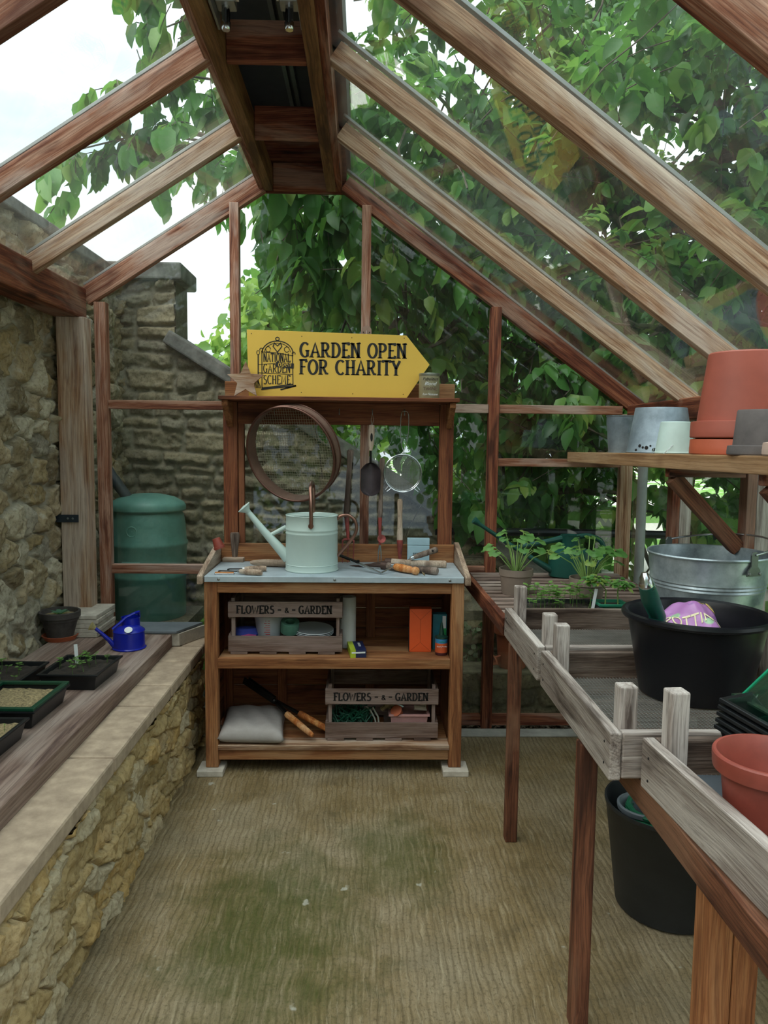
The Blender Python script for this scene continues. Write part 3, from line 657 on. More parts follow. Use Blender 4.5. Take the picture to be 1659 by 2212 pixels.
# background belt of trees
def bush(name, label, cat, loc, rad, nleaf, size, mat_, seed, trunk=True, shell=.55, group=None):
    rg = np.random.RandomState(seed); o_ = thing(name, label, cat, loc, group=group); L = []
    for i in range(nleaf):
        v = rdir(rg); r = rg.uniform(shell, 1)**.7; r *= 1+.22*math.sin(v[0]*7+seed)*math.cos(v[2]*6+seed); p = np.array([v[0]*rad[0], v[1]*rad[1], v[2]*rad[2]+rad[2]])*1.0
        p = np.array([v[0]*rad[0]*r, v[1]*rad[1]*r, rad[2]*(1+v[2]*r)]); dd = v*.7+rdir(rg)*.8+np.array([0, 0, -.4])
        L.append([*p, *dd, *(v+rdir(rg)*.7), size*rg.uniform(.6, 1.3), np.clip(.45+.35*rg.normal(), 0, 1)])
    foliage('foliage', L, mat_, o_, .30)
    if trunk:
        mb = MB(); mb.tube([(0, 0, 0), (.05, 0, rad[2]*.6), (0, .05, rad[2]*1.2)], [rad[0]*.06+.02, rad[0]*.05+.02, .02], 7)
        for i in range(9):
            v = rdir(rg); mb.tube([(0, 0, rad[2]*.7), (v[0]*rad[0]*.5, v[1]*rad[1]*.5, rad[2]*(1+v[2]*.4)), (v[0]*rad[0]*.9, v[1]*rad[1]*.9, rad[2]*(1+v[2]*.85))], [.05, .03, .008], 5)
        mb.build('branches', bark, o_, True)
    return o_
bush('background_tree', 'tall dark tree far behind the gable, left of the others', 'tree', (-.3, 10.5, .35), (1.7, 1.5, 2.0), 2800, .14, LEAF2, 1)
bush('background_tree', 'tall dark tree far behind the middle of the gable', 'tree', (2.4, 11.5, .35), (2.2, 1.8, 2.2), 3200, .14, LEAF2, 2)
bush('background_tree', 'tall dark tree far off beyond the right roof slope', 'tree', (6.2, 9.8, .35), (2.6, 2., 2.4), 2200, .14, LEAF2, 4)
bush('background_tree', 'tree towering beyond the glazed right side', 'tree', (6.4, 5.2, .35), (1.9, 2., 2.0), 2200, .13, LEAF2, 5)
bush('garden_shrub', 'bright green shrub growing just beyond the garden wall pier', 'shrub', (-.65, 6.6, .4), (.85, .6, 1.28), 3600, .11, LEAF3, 6)
bush('garden_shrub', 'low leafy shrub between the potting bench and staging outside the glass', 'shrub', (.95, 5.6, .4), (.5, .32, .28), 700, .09, LEAF3, 7)
bush('garden_shrub', 'sunny green shrub behind the black rail', 'shrub', (1.1, 6.6, .4), (.9, .5, .5), 2200, .10, LEAF3, 8)
bush('garden_shrub', 'dark leafy shrub outside the glazed right side', 'shrub', (3.2, 2.3, .35), (.6, .8, .62), 1800, .11, LEAF2, 12)
# ivy on the low wall
rg = np.random.RandomState(2); L = []
for i in range(260):
    p = np.array([rg.uniform(.50, .72), 4.235, rg.uniform(.1, .46)]); p[0] -= (p[2]-.25)*.15
    L.append([*p, *(rdir(rg)*[1, .2, .6]+[0, -.1, -.5]), *(rdir(rg)*.5+[0, -1, .2]), rg.uniform(.02, .035), rg.rand()])
iv = foliage('ivy', L, leaf_mat('ivy_leaf', ['35502f', '5b7a4d', '93a67e', 'c0c9a8']), None, .45); tag(iv, 'variegated ivy trailing down the low mossy wall', 'ivy', kind='stuff')
rail = thing('black_railing', 'black metal rail running across behind the gable at bench height', 'railing', (0, 0, 0))
blk = plain('black_metal', '1c1f22', .3, .5, bumpk=0)
MB().tube([P(940, 1147, Y=4.62), P(1300, 1152, Y=4.62), P(1545, 1158, Y=4.62), (2.6, 4.3, .86), (3.2, 3.4, .84)], .025, 10).build('rail', blk, rail, True)
for x, y in ((1.2, 4.62), (2.55, 4.3)): MB().tube([(x, y, .35), (x, y, .92)], .018, 8).build('post', blk, rail, True)
dp = thing('downpipe', 'grey plastic downpipe outside the right corner of the gable', 'pipe', (1.435, 3.93, 0))
MB().tube([(0, 0, .0), (0, 0, 1.58)], .025, 12).build('pipe', plain('grey_plastic', '8d979c', .4), dp, True)

# water butt behind the left gable panes
wbx, wby, wz = -1.225, 4.36, .47
bt = thing('water_butt', 'green plastic water butt with domed lid behind the left gable panes', 'water butt', (wbx, wby, wz))
gp = plain('butt_green', '6c9e92', .38, var=.12, nscale=5, bumpk=.05, col2='568a7e')
pr = [(.20, 0), (.205, .01), (.208, .22), (.214, .23), (.214, .245), (.209, .255), (.215, .40), (.220, .41), (.220, .425), (.213, .435), (.208, .52), (.200, .575), (.185, .60), (.182, .605)]
MB().lathe(pr, 48).build('barrel', gp, bt, True)
MB().lathe([(.205, .600), (.212, .608), (.212, .628), (.200, .648), (.15, .676), (.08, .692), (0, .696)], 48).build('lid', gp, bt, True)
MB().tube([(-.03+.027*math.cos(q*PI/12), -.2070, .50+.027*math.sin(q*PI/12)) for q in range(24)], .0035, 6, closed=True).tube([(-.03, -.208, .5), (-.03, -.2115, .5)], .004, 8).build('embossed_disc', gp, bt, True)
hb = MB(); hb.tube([(-.085, -.198, .325), (-.07, -.203, .325), (-.0, -.212, .325), (.015, -.212, .325)], .011, 8); hb.build('hand_grip', gp, bt, True)
MB().tube([(-.21, -.03, .83), (-.16, -.04, .76), (-.09, -.05, .665)], .03, 12).build('inlet_pipe', plain('dark_pipe', '3f484c', .5), bt, True)
st_ = MB().box(-.26, .26, -.22, .24, -.52, 0); st_.build('plinth', GW, bt)

# ---------------------------------------------------------------- dwarf wall on the left and what stands on it
YS = stone_mat('yellow_rubble', ['8f7a52', 'a89166', 'b9a072', 'b0905a', 'bbac8e', 'a99b80'], '6b5b3d', 'c4b392', .6)
dw = thing('stone_bench', 'yellow rubble dwarf wall topped with pale coping slabs along the left', 'low wall', (0, 0, 0))
rubble2('stonework', -.3, 3.68, -.02, .437, .0055, .17, .062, .024, .0038, 71, lambda u, v, h: (-.790+h, u, v), YS, dw, drop=.25, flat=.75, mort_d=.55, pw=2.)
rubble('end_stonework', -1.44, -.785, -.02, .435, .008, (.035, .085), (.10, .26), .03, .008, 72, lambda u, v, h: (u, 3.66+h*0-.0, v), YS, dw)
MB().box(-1.43, -.79, -.3, 3.70, -.02, .435).build('wall_core', YS, dw)
cop = plain('pale_coping', 'ae9a83', .85, var=.13, nscale=16, bumpk=.5, col2='927f6b')
yy = -.3
for L_ in (.42, .44, .75, .47, .46, .60, .30, .30, .46, .0):
    pass
cuts = [-.3, .35, .98, 1.56, 2.325, 2.79, 3.03, 3.36, 3.62, 3.79]
for a, b_ in zip(cuts, cuts[1:]): MB().box(-1.43, -.768, a+.004, b_-.004, .435, .49).build('coping_slab', cop, dw, bev=.009)
# boards lying on it
PLm = wood('plank', 'y', .4, .6)
pl1 = MB().box(-1.16, -.907, -.2, 3.60, .49, .551).build('plank', PLm, bev=.004); tag(pl1, 'thick damp brown plank lying along the dwarf wall, nearer the aisle', 'plank')
pl2 = MB().box(-1.43, -1.175, -.2, 2.60, .49, .548).build('plank', PLm, bev=.004); tag(pl2, 'brown plank under the seed trays, against the rubble wall', 'plank')
pl3 = MB().box(-1.43, -1.205, 2.63, 3.56, .49, .550).build('plank', PLm, bev=.004); tag(pl3, 'short brown plank under the dark clay pot', 'plank')

blackp = plain('black_plastic', '17191b', .35, var=.1, bumpk=.05, spec=.4)
greenp = plain('green_plastic', '0f3f2b', .35, var=.1, bumpk=0)
compost = plain('seed_compost', '2e2620', 1., var=.6, nscale=80, bumpk=1., col2='171310')
grit = plain('grit_topping', '94835f', .95, var=.5, nscale=120, bumpk=1., col2='4c4230')
whitep = plain('white_plastic', 'd9dcdc', .4, var=.04, bumpk=0)
def traybody(mb, w_, d, h, t_=.004, ins=.012):
    """open tapered box with a flat rim; origin at the centre of its base"""
    o0 = [(-w_/2+ins, -d/2+ins), (w_/2-ins, -d/2+ins), (w_/2-ins, d/2-ins), (-w_/2+ins, d/2-ins)]; o1 = [(-w_/2, -d/2), (w_/2, -d/2), (w_/2, d/2), (-w_/2, d/2)]
    rim = [(x*(1+.016/w_), y*(1+.016/d)) for x, y in o1]; inn = [(x*(1-2*t_/w_), y*(1-2*t_/d)) for x, y in o1]
    ib = [(x*(1-2*t_/w_), y*(1-2*t_/d)) for x, y in o0]
    rings = [[(x, y, 0) for x, y in o0], [(x, y, h-.008) for x, y in o1], [(x, y, h-.008) for x, y in rim], [(x, y, h) for x, y in rim], [(x, y, h) for x, y in inn], [(x, y, t_) for x, y in ib]]
    vs = sum(rings, []); fs = [(3, 2, 1, 0), (20, 21, 22, 23)]
    for i in range(5):
        for j in range(4): fs.append((i*4+j, i*4+(j+1) % 4, (i+1)*4+(j+1) % 4, (i+1)*4+j))
    return mb.add(vs, fs)
def soil_mesh(w_, d, z, amp, seed):
    k = 22; U, V = np.meshgrid(np.linspace(-w_/2, w_/2, k), np.linspace(-d/2, d/2, k), indexing='ij')
    Z = z+amp*vnoise(U, V, 70, seed)+amp*.5*vnoise(U, V, 160, seed+1); idx = np.arange(k*k).reshape(k, k)
    return np.stack([U, V, Z], -1).reshape(-1, 3), np.stack([idx[:-1, :-1], idx[1:, :-1], idx[1:, 1:], idx[:-1, 1:]], -1).reshape(-1, 4)
SEEDL = leaf_mat('seedling_leaf', ['4f7a35', '6f9c4c', '8fb765'], 'a5c46a')
SL = {}
def seedling_mesh(i, h=.05, r=.016, nl=5):
    key = (i, h, r)
    if key in SL: return SL[key]
    rg = np.random.RandomState(i+int(h*900)); V = []; FF = []
    mb = MB(); bx, by = rg.normal(size=2)*.008; mb.tube([(0, 0, 0), (bx*.5, by*.5, h*.55), (bx, by, h)], .0009, 4)
    for j in range(nl):
        a = 2*PI*j/nl+rg.rand(); hh = h*rg.uniform(.7, 1.0); d = Vector((math.cos(a), math.sin(a), rg.uniform(-.1, .35))); s_ = Vector((-math.sin(a), math.cos(a), 0)); b0 = Vector((bx, by, hh))
        rr_ = r*rg.uniform(.8, 1.3); pts = [b0, b0+d*rr_*.35+s_*rr_*.35, b0+d*rr_*.9+s_*rr_*.5, b0+d*rr_*1.25, b0+d*rr_*.9-s_*rr_*.5, b0+d*rr_*.35-s_*rr_*.35]
        mb.add(pts, [(0, 1, 2, 3), (0, 3, 4, 5)])
    me = bpy.data.meshes.new('seedling'); me.from_pydata(mb.v, [], mb.f); me.materials.append(SEEDL)
    me.attributes.new('tint', 'FLOAT', 'POINT').data.foreach_set('value', (np.full(len(mb.v), .5)+.4*np.sin(np.arange(len(mb.v)))).astype('f'))
    SL[key] = me; return me
def seed_tray(label, loc, rz, w_, d, h, ns, seed, fill=None, rim=None, hs=.045, stick=None, r=.014):
    o_ = thing('seed_tray', label, 'seed tray', loc, rz, 'seed trays on the dwarf wall')
    traybody(MB(), w_, d, h).build('tray', blackp, o_, bev=.002)
    if rim:
        rb = MB(); z = h+.002
        for a, b_, c_, e in ((-w_/2-.006, w_/2+.006, -d/2-.006, -d/2+.012), (-w_/2-.006, w_/2+.006, d/2-.012, d/2+.006), (-w_/2-.006, -w_/2+.012, -d/2+.012, d/2-.012), (w_/2-.012, w_/2+.006, -d/2+.012, d/2-.012)):
            rb.box(a, b_, c_, e, z-.002, z+.008)
        rb.build('green_rim', rim, o_, bev=.002)['label'] = 'glossy dark green rim'
    V, F4 = soil_mesh(w_-.02, d-.02, h-.014, .003, seed); fastmesh('compost', V, F4, fill or compost, o_, smooth=False)
    rg = np.random.RandomState(seed)
    for i in range(ns):
        s_ = bpy.data.objects.new('seedling', seedling_mesh(i % 4, hs, r)); C.objects.link(s_); s_.parent = o_
        s_.location = (rg.uniform(-.42, .42)*w_, rg.uniform(-.42, .42)*d, h-.014); s_.rotation_euler = (0, 0, rg.uniform(0, 6.3)); s_.scale = [rg.uniform(.6, 1.2)]*3
    if stick:
        sb = MB().box(-.007, .007, -.0008, .0008, 0, .09, T(stick[0], stick[1], h-.03) @ Matrix.Rotation(stick[2], 4, 'Y') @ Matrix.Rotation(-.2, 4, 'X')); sb.build('plant_label', whitep, o_)
    return o_
seed_tray('black seed tray of clover-like seedlings with a white label stick, beside the blue can', (-1.075, 2.895, .552), -.04, .21, .25, .062, 17, 3, hs=.045, stick=(-.04, .06, -.15))
seed_tray('black seed tray of small seedlings against the rubble wall', (-1.325, 2.80, .551), -.03, .20, .27, .062, 13, 5, hs=.035, stick=(-.03, -.10, -.3))
seed_tray('black seed tray with a glossy green rim filled with bare tan grit', (-1.155, 2.525, .552), -.02, .23, .27, .062, 0, 7, grit, greenp)
seed_tray('nearest black seed tray, with grit and a few grassy sprouts', (-1.16, 2.18, .552), -.02, .24, .30, .062, 7, 9, grit, hs=.03, r=.005)

# clay pot on an orange saucer
ct = plain('dark_clay', '47413d', .85, var=.2, nscale=14, bumpk=.3, col2='2f2a28'); tcr = plain('terracotta', 'b0603f', .8, var=.12, nscale=10, bumpk=.2, col2='9a4c30')
pp = P(125, 1384, Z=.55); sa = MB().lathe([(.0, 0), (.066, 0), (.078, .02), (.080, .022), (.074, .022), (.064, .006), (0, .006)], 32).build('saucer', tcr, None, True)
sa.location = (pp.x, pp.y+.03, .5505); tag(sa, 'orange clay saucer under the dark clay pot on the dwarf wall', 'saucer')
pt = thing('clay_pot', 'dark grey clay pot with a young succulent, on an orange saucer', 'plant pot', (pp.x, pp.y+.03, .5565))
MB().lathe([(0, 0), (.055, 0), (.078, .085), (.082, .086), (.083, .098), (.090, .100), (.091, .125), (.086, .128), (.080, .126), (.076, .104), (0, .104)], 36).build('pot', ct, pt, True)
MB().lathe([(0, .108), (.077, .106)], 20).build('grit', grit, pt)
sv = []; rg = np.random.RandomState(4)
for i in range(6): a = i*1.05; sv.append([0, 0, .107, math.cos(a), math.sin(a), .6, 0, 0, 1, .05, .3])
foliage('succulent', sv, leaf_mat('succulent_leaf', ['5f8c74', '7ba48b']), pt, .22)
# stack of paving tiles
tl_ = plain('pale_paving', 'c4bcae', .85, var=.1, nscale=14, bumpk=.4, col2='a2988a')
for i in range(5):
    o_ = MB().box(-.10, .10, -.13, .13, 0, .0205).build('paving_tile', tl_, None, bev=.003, loc=(-1.335+.006*math.sin(i*2.3), 3.66, .5512+i*.0212), rot=(0, 0, .03*math.sin(i*3)))
    tag(o_, 'pale paving tile, %s in the stack behind the dark clay pot' % ('lowest', 'second from the bottom', 'the middle one', 'second from the top', 'topmost')[i], 'tile', 'stacked paving tiles')
slate = plain('grey_slate', '6d747a', .55, var=.15, nscale=7, bumpk=.3, col2='5a6066')
o_ = MB().prism([(-1.17, 3.60), (-.885, 3.60), (-.80, 3.79), (-1.12, 3.79)], .5535, .566, 'xy').build('slate_slab', slate, None, bev=.002)
tag(o_, 'smooth grey slate slab lying behind the blue watering can, upper of two', 'slab')
o_ = MB().prism([(-1.18, 3.61), (-.875, 3.61), (-.79, 3.79), (-1.13, 3.79)], .4915, .5515, 'xy').build('packing_slab', tl_, None, bev=.002)
tag(o_, 'pale slab packed underneath the grey slate slab', 'slab')

# small blue watering can
bl = plain('blue_enamel', '13229a', .25, var=.12, nscale=6, bumpk=.05); brs = plain('dull_brass', 'c2b47c', .45, .3)
bc = thing('small_watering_can', 'small blue metal watering can with a brass rose on the dwarf wall plank', 'watering can', (-1.035, 3.36, .552))
MB().lathe([(0, 0), (.072, 0), (.074, .004), (.069, .008), (.067, .075), (.069, .078), (.066, .083), (.045, .098), (.018, .103), (0, .104)], 36).build('body', bl, bc, True)
MB().lathe([(.040, .085), (.040, .130), (.042, .132), (.038, .132), (.036, .09)], 30, T(0, .03, 0)).build('filler', bl, bc, True)
MB().tube([(-.055, -.03, .015), (-.075, -.04, .045), (-.10, -.052, .075), (-.128, -.064, .105)], [.012, .010, .008, .007], 10).build('spout', bl, bc, True)
MB().lathe([(.007, -.004), (.018, .016), (.020, .018), (.0, .021)], 20, frame((-.128, -.064, .105), (-.7, -.35, .45))).build('rose', brs, bc, True)['label'] = 'brass rose'
MB().tube([(-.062, -.03, .09), (-.03, -.012, .118), (-.012, .0, .135), (.02, .02, .15), (.03, .05, .15), (.025, .07, .13), (.02, .075, .06)], .0065, 8).build('handle', bl, bc, True)
MB().lathe([(0, 0), (.017, 0), (.017, .001)], 20, frame((.015, -.056, .094), (0.1, -.55, .8))).build('label', whitep, bc)
# steel strap on the left post
o_ = thing('metal_strap', 'black steel strap tying the wide left post to the rubble wall', 'bracket', (-1.42, 3.69, 1.09))
MB().box(-.06, .055, -.001, .003, -.018, .018).box(-.062, -.058, -.035, .001, -.018, .018).build('strap', plain('dark_steel', '39424a', .45, .6), o_)
for x in (.005, .028): MB().lathe([(.005, 0), (.005, .003), (0, .004)], 10, frame((x, -.001, 0), (0, -1, 0))).build('screw', alu, o_)
# trees added behind the camera end, out of view, to darken the pane reflections
bush('background_tree', 'unseen dense tree added behind the open end to dim sky reflections in the panes', 'tree', (-2.6, -6.5, 0), (3.4, 1.2, 3.0), 5000, .2, LEAF2, 21)
bush('background_tree', 'second unseen dense tree added behind the open end, to its right, to dim pane reflections', 'tree', (3.0, -6.5, 0), (3.4, 1.2, 3.0), 5000, .2, LEAF2, 22)

# ---------------------------------------------------------------- potting bench
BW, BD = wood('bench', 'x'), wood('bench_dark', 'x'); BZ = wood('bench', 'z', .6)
BX, BY = -.125, 3.30
pb = thing('potting_bench', 'orange-brown wooden potting bench with a zinc top and tall hook rail', 'potting bench', (BX, BY, 0))
for x in (-.538, .538):
    MB().box(x-.028, x+.028, .0, .05, .028, .862).build('leg', BZ, pb, bev=.003)
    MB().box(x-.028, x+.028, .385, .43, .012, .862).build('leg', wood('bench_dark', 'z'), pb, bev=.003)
MB().box(-.51, .51, .004, .034, .812, .858).build('apron', BW, pb, bev=.003)
MB().box(-.51, .51, .0, .03, .476, .521).build('shelf_rail', BW, pb, bev=.003)
for i in range(4):
    MB().box(-.51, .51, .032+i*.096, .124+i*.096, .498, .520).build('shelf_board', BW, pb, bev=.002)
MB().box(-.512, .512, -.004, .088, .108, .130).build('lower_shelf_board', wood('post', 'x'), pb, bev=.002)
for i in range(3): MB().box(-.51, .51, .092+i*.096, .184+i*.096, .108, .130).build('lower_shelf_board', BW, pb, bev=.002)
MB().box(-.51, .51, .006, .034, .060, .106).build('bottom_rail', BW, pb, bev=.003)
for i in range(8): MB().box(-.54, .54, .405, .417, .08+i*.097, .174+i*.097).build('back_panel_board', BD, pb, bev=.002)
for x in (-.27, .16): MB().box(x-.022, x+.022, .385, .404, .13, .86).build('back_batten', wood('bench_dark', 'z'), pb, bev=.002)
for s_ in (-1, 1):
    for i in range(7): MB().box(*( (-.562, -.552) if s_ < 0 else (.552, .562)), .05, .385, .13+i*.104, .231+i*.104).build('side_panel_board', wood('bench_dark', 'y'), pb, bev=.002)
zn = plain('zinc', 'b4bfc5', .45, .35, var=.10, nscale=5, bumpk=.04, col2='98a5ad')
wt = MB().box(-.562, .562, -.012, .40, .862, .888).build('worktop', zn, pb, bev=.002)
for x in (-.50, 0, .50): MB().lathe([(.006, 0), (.006, .002), (.003, .004), (0, .004)], 12, frame((x, -.012, .875), (0, -1, 0))).build('screw', alu, wt)
# side cheeks of the worktop, sloping up to the back board
for s_ in (-1, 1):
    x = s_*.578
    MB().prism([(-.03, .855), (.43, .855), (.43, .985), (.37, .975), (-.02, .895), (-.03, .89)], x-.012, x+.012, 'yz').build('side_cheek', wood('handle', 'y'), pb, bev=.003)
MB().box(-.565, .565, .402, .42, .855, .975).build('back_board', wood('bench', 'x', .5, .8), pb, bev=.003)
for x in (-.52, .52): MB().box(x-.034, x+.034, .42, .46, .80, 1.655).build('upright', wood('bench_dark', 'z'), pb, bev=.003)
for x in (-.455, ): MB().box(x-.028, x+.0, .425, .455, .95, 1.655).build('upright', wood('bench_dark', 'z'), pb, bev=.003)
MB().box(-.545, .56, .25, .46, 1.656, 1.674).build('top_shelf', wood('bench_dark', 'x'), pb, bev=.003)
MB().box(-.484, .484, .42, .438, 1.55, 1.655).build('hook_board', BD, pb, bev=.003)
MB().box(-.548, .558, .44, .455, 1.674, 1.752).build('gallery_board', wood('bench', 'x'), pb, bev=.003)
for s_ in (-1, 1):
    x = s_*.525+.006
    MB().prism([(.27, 1.655), (.42, 1.655), (.42, 1.535), (.405, 1.54), (.285, 1.625), (.27, 1.63)], x-.014, x+.014, 'yz').build('bracket', wood('bench', 'y'), pb, bev=.002)
hkx = [-.304, -.151, .003, .160, .313]
for x in hkx:
    MB().tube([(x, .42, 1.625), (x, .39, 1.625), (x, .375, 1.618), (x, .37, 1.606), (x, .376, 1.598), (x, .385, 1.600)], .0022, 6).build('hook', alu, pb, True)
for x, l in ((-.667, 'left'), (.415, 'right')):
    o_ = MB().box(x-.057, x+.057, 3.262, 3.376, .0, .027).build('paving_offcut', tl_, None, bev=.003); tag(o_, 'square pale stone pad under the %s front leg of the potting bench' % l, 'stone pad')
def W(x, y, z): return Vector((BX+x, BY+y, z))            # bench coordinates to world

# crates with slatted sides
inkm = plain('brown_ink', '120d0b', .8, bumpk=0)
def crate(label, loc, rz):
    o_ = thing('wooden_crate', label, 'crate', loc, rz, 'slatted crates in the potting bench'); w_, d, h = .508, .30, .245; cm = wood('crate', 'x', .5); cz = wood('crate', 'z', .5)
    for y in (-.0, d-.012):
        for z0, z1 in ((.012, .082), (.168, .238)): MB().box(-w_/2, w_/2, y, y+.011, z0, z1).build('side_slat', cm, o_, bev=.0015)
    for x in (-w_/2+.001, w_/2-.012):
        for z0, z1 in ((.012, .09), (.16, .238)): MB().box(x, x+.011, .012, d-.013, z0, z1).build('end_slat', wood('crate', 'y', .5), o_, bev=.0015)
        for y in (.013, d-.038): MB().box(x+(.012 if x < 0 else -.016), x+(.028 if x < 0 else -.001), y, y+.024, .013, .252).build('corner_batten', cz, o_, bev=.001)
    for i in range(4): MB().box(-w_/2+.01+i*.13, -w_/2+.085+i*.13, .0, d-.001, .0, .011).build('base_slat', cm, o_, bev=.001)
    lm = MB(); x = -.215
    x = letters(lm, 'FLOWERS', x, .186, .034, .0078, -.0008, width=.165, serif=True); x = letters(lm, '-', x+.012, .192, .022, .006, -.0008, serif=False, contrast=0)
    x = letters(lm, '&', x+.012, .189, .022, .0050, -.0008, serif=False); x = letters(lm, '-', x+.010, .192, .022, .006, -.0008, serif=False, contrast=0); letters(lm, 'GARDEN', x+.012, .186, .034, .0078, -.0008, width=.145)
    lm.build('lettering', inkm, o_)
    return o_
CR1 = (BX-.222, BY+.07, .521); CR2 = (BX+.212, BY+.05, .131)
crate('grey-brown slatted crate lettered FLOWERS & GARDEN on the middle shelf, holding a jug', CR1, 0)
crate('grey-brown slatted crate lettered FLOWERS & GARDEN on the bottom shelf, holding gloves and net', CR2, 0)
# inside the upper crate
def at1(x, y, z=.012): return (CR1[0]+x, CR1[1]+y, CR1[2]+z)
def at2(x, y, z=.012): return (CR2[0]+x, CR2[1]+y, CR2[2]+z)
clr = plain('cloudy_plastic', 'b9bfc4', .35, var=.05, bumpk=0, trans=.25)
j = thing('measuring_jug', 'cloudy plastic measuring jug with red markings in the upper crate', 'jug', at1(-.085, .10))
MB().lathe([(0, 0), (.048, 0), (.066, .145), (.072, .152), (.069, .153), (.063, .146), (.045, .004), (0, .004)], 36).build('body', clr, j, True)
rdm = MB()
for i in range(9): a = -PI/2; r = .0495+.0165*(.3+i*.08)/1.0; rdm.box(-.014 if i % 2 else -.008, .012, -.0505-.0125*(i*.09+.25)-.0012, -.0505-.0125*(i*.09+.25)+.001, .045+i*.0105, .0475+i*.0105)
rdm.build('red_scale', plain('red_print', 'b03a3a', .5, bumpk=0), j)
MB().tube([(.062, .02, .14), (.10, .03, .13), (.10, .03, .06), (.05, .02, .04)], .006, 8).build('handle', clr, j, True)
o_ = MB().lathe([(.022, 0), (.042, 0), (.042, .05), (.022, .05), (.022, 0)], 32, frame((0, 0, 0), (.1, -.35, 1))).build('tape_roll', plain('sage_tape', '5c8a77', .5), None, True, loc=at1(.01, .09, .085)); tag(o_, 'roll of sage green tape beside the measuring jug', 'tape')
pm = plain('white_melamine', 'ccd2d4', .3, var=.03, bumpk=0)
for i in range(3):
    o_ = MB().lathe([(0, 0), (.06, .0), (.095, .012), (.093, .014), (.058, .003), (0, .003)], 40, frame((0, 0, 0), (.05, -.08, 1))).build('saucer_plate', pm, None, True, loc=at1(.115, .13, .062+i*.007)); tag(o_, 'white plate, %s of the three stacked in the upper crate' % ('lowest', 'middle', 'topmost')[i], 'plate', 'plates in the upper crate')
o_ = MB().lathe([(0, 0), (.045, .004), (.055, .03), (.04, .055), (0, .06)], 20, None, 1.2, .8).build('folded_cloth', plain('blue_cloth', '2d3a8c', .9), None, True, loc=at1(-.185, .09, .045)); tag(o_, 'crumpled dark blue cloth at the left of the upper crate', 'cloth')
o_ = MB().lathe([(0, 0), (.03, .002), (.034, .012), (0, .018)], 18).build('plastic_disc', plain('pink_plastic', 'b0457c', .5, bumpk=0), None, True, loc=at1(-.17, .05, .062)); tag(o_, 'small pink plastic disc showing above the lower slat of the upper crate', 'disc')
o_ = MB().box(-.10, .10, -.12, .12, 0, .045).build('parcel', plain('dark_card', '17171b', .8), None, bev=.006, loc=at1(.12, .15, .012)); tag(o_, 'dark flat parcel under the white plates', 'parcel')
# other things on the middle shelf
o_ = MB().lathe([(0, 0), (.033, 0), (.0365, .003), (.0365, .235), (.035, .238), (.018, .238), (.018, .225), (0, .225)], 36).build('paper_roll', plain('white_paper', 'b9b9b6', .9, var=.04, bumpk=.1), None, True, loc=W(.055, .20, .521)); tag(o_, 'upright white paper roll on the middle shelf behind the yellow and navy box', 'paper roll')
yb = thing('label_box', 'small navy and lime carton lying on the middle shelf', 'box', W(.098, .08, .521), .12)
yy_ = plain('lime_card', 'a9bb2a', .5, bumpk=0); nv = plain('navy_card', '16204a', .5, bumpk=0)
MB().box(-.035, .035, -.06, .09, 0, .035).build('carton', nv, yb, bev=.001)
MB().box(-.0355, -.012, -.0605, .0905, -.0, .0355).build('lime_band', yy_, yb); MB().box(-.03, .03, -.0612, -.0604, .02, .027).build('white_strip', whitep, yb)
text('GARDEN', .016, T(.014, .03, .0357) @ Matrix.Rotation(PI/2, 4, 'Z'), whitep, yb, .0003)
og = plain('orange_card', 'd8531c', .5, var=.06, nscale=4, bumpk=0)
ob = thing('orange_box', 'tall bright orange carton standing on the middle shelf', 'box', W(.385, .12, .521), -.03)
MB().box(-.05, .05, 0, .06, 0, .198).build('carton', og, ob, bev=.0015)
sm = MB()
for pl in ([(-.05, .2), (0, .15)], [(.05, .2), (0, .15)], [(0, .15), (0, .045)], [(0, .045), (-.05, 0)], [(0, .045), (.05, 0)]): strokes(sm, [pl], 0, 0, 1, .99, .0016, -.0006, .0004)
sm.build('fold_seam', plain('orange_seam', 'a8400f', .6, bumpk=0), ob)
MB().box(-.052, -.0505, .0, .06, 0, .2).build('dark_edge', plain('dark_card', '17171b', .8), ob)
tb = thing('teal_box', 'teal carton with a green and white panel behind the rooting powder tub', 'box', W(.477, .16, .521))
MB().box(-.032, .032, 0, .05, 0, .165).build('carton', plain('teal_card', '1f6f7c', .5, bumpk=0), tb, bev=.001)
MB().box(.012, .028, -.001, 0, .10, .158).build('white_panel', whitep, tb); MB().box(.008, .030, -.001, 0, .05, .10).build('green_panel', plain('green_card', '2f9d55', .5, bumpk=0), tb)
rp_ = thing('rooting_powder_tub', 'small rooting powder tub with a pointed dark cap at the right of the middle shelf', 'tub', W(.478, .085, .521))
MB().lathe([(0, 0), (.027, 0), (.028, .003), (.028, .012)], 28).build('base', plain('maroon', '4a1f22', .5), rp_, True)
MB().lathe([(.0282, .012), (.0282, .055)], 28).build('orange_label', plain('orange_label', 'c7582f', .5, bumpk=0), rp_, True); MB().lathe([(.0282, .055), (.0282, .072), (.026, .075)], 28).build('blue_label', plain('label_blue', '2f7fb0', .5, bumpk=0), rp_, True)
MB().lathe([(.029, .075), (.029, .082), (.012, .09), (.008, .12), (.004, .145), (0, .146)], 24).build('cap', plain('cap_green', '163a30', .4), rp_, True)
text('Rooting Powder', .0095, T(0, -.0287, .042) @ FR, whitep, rp_, .0002, sx=.72); text('westland', .009, T(0, -.0287, .063) @ FR, plain('green_card', '2f9d55', .5), rp_, .0002, sx=.8)

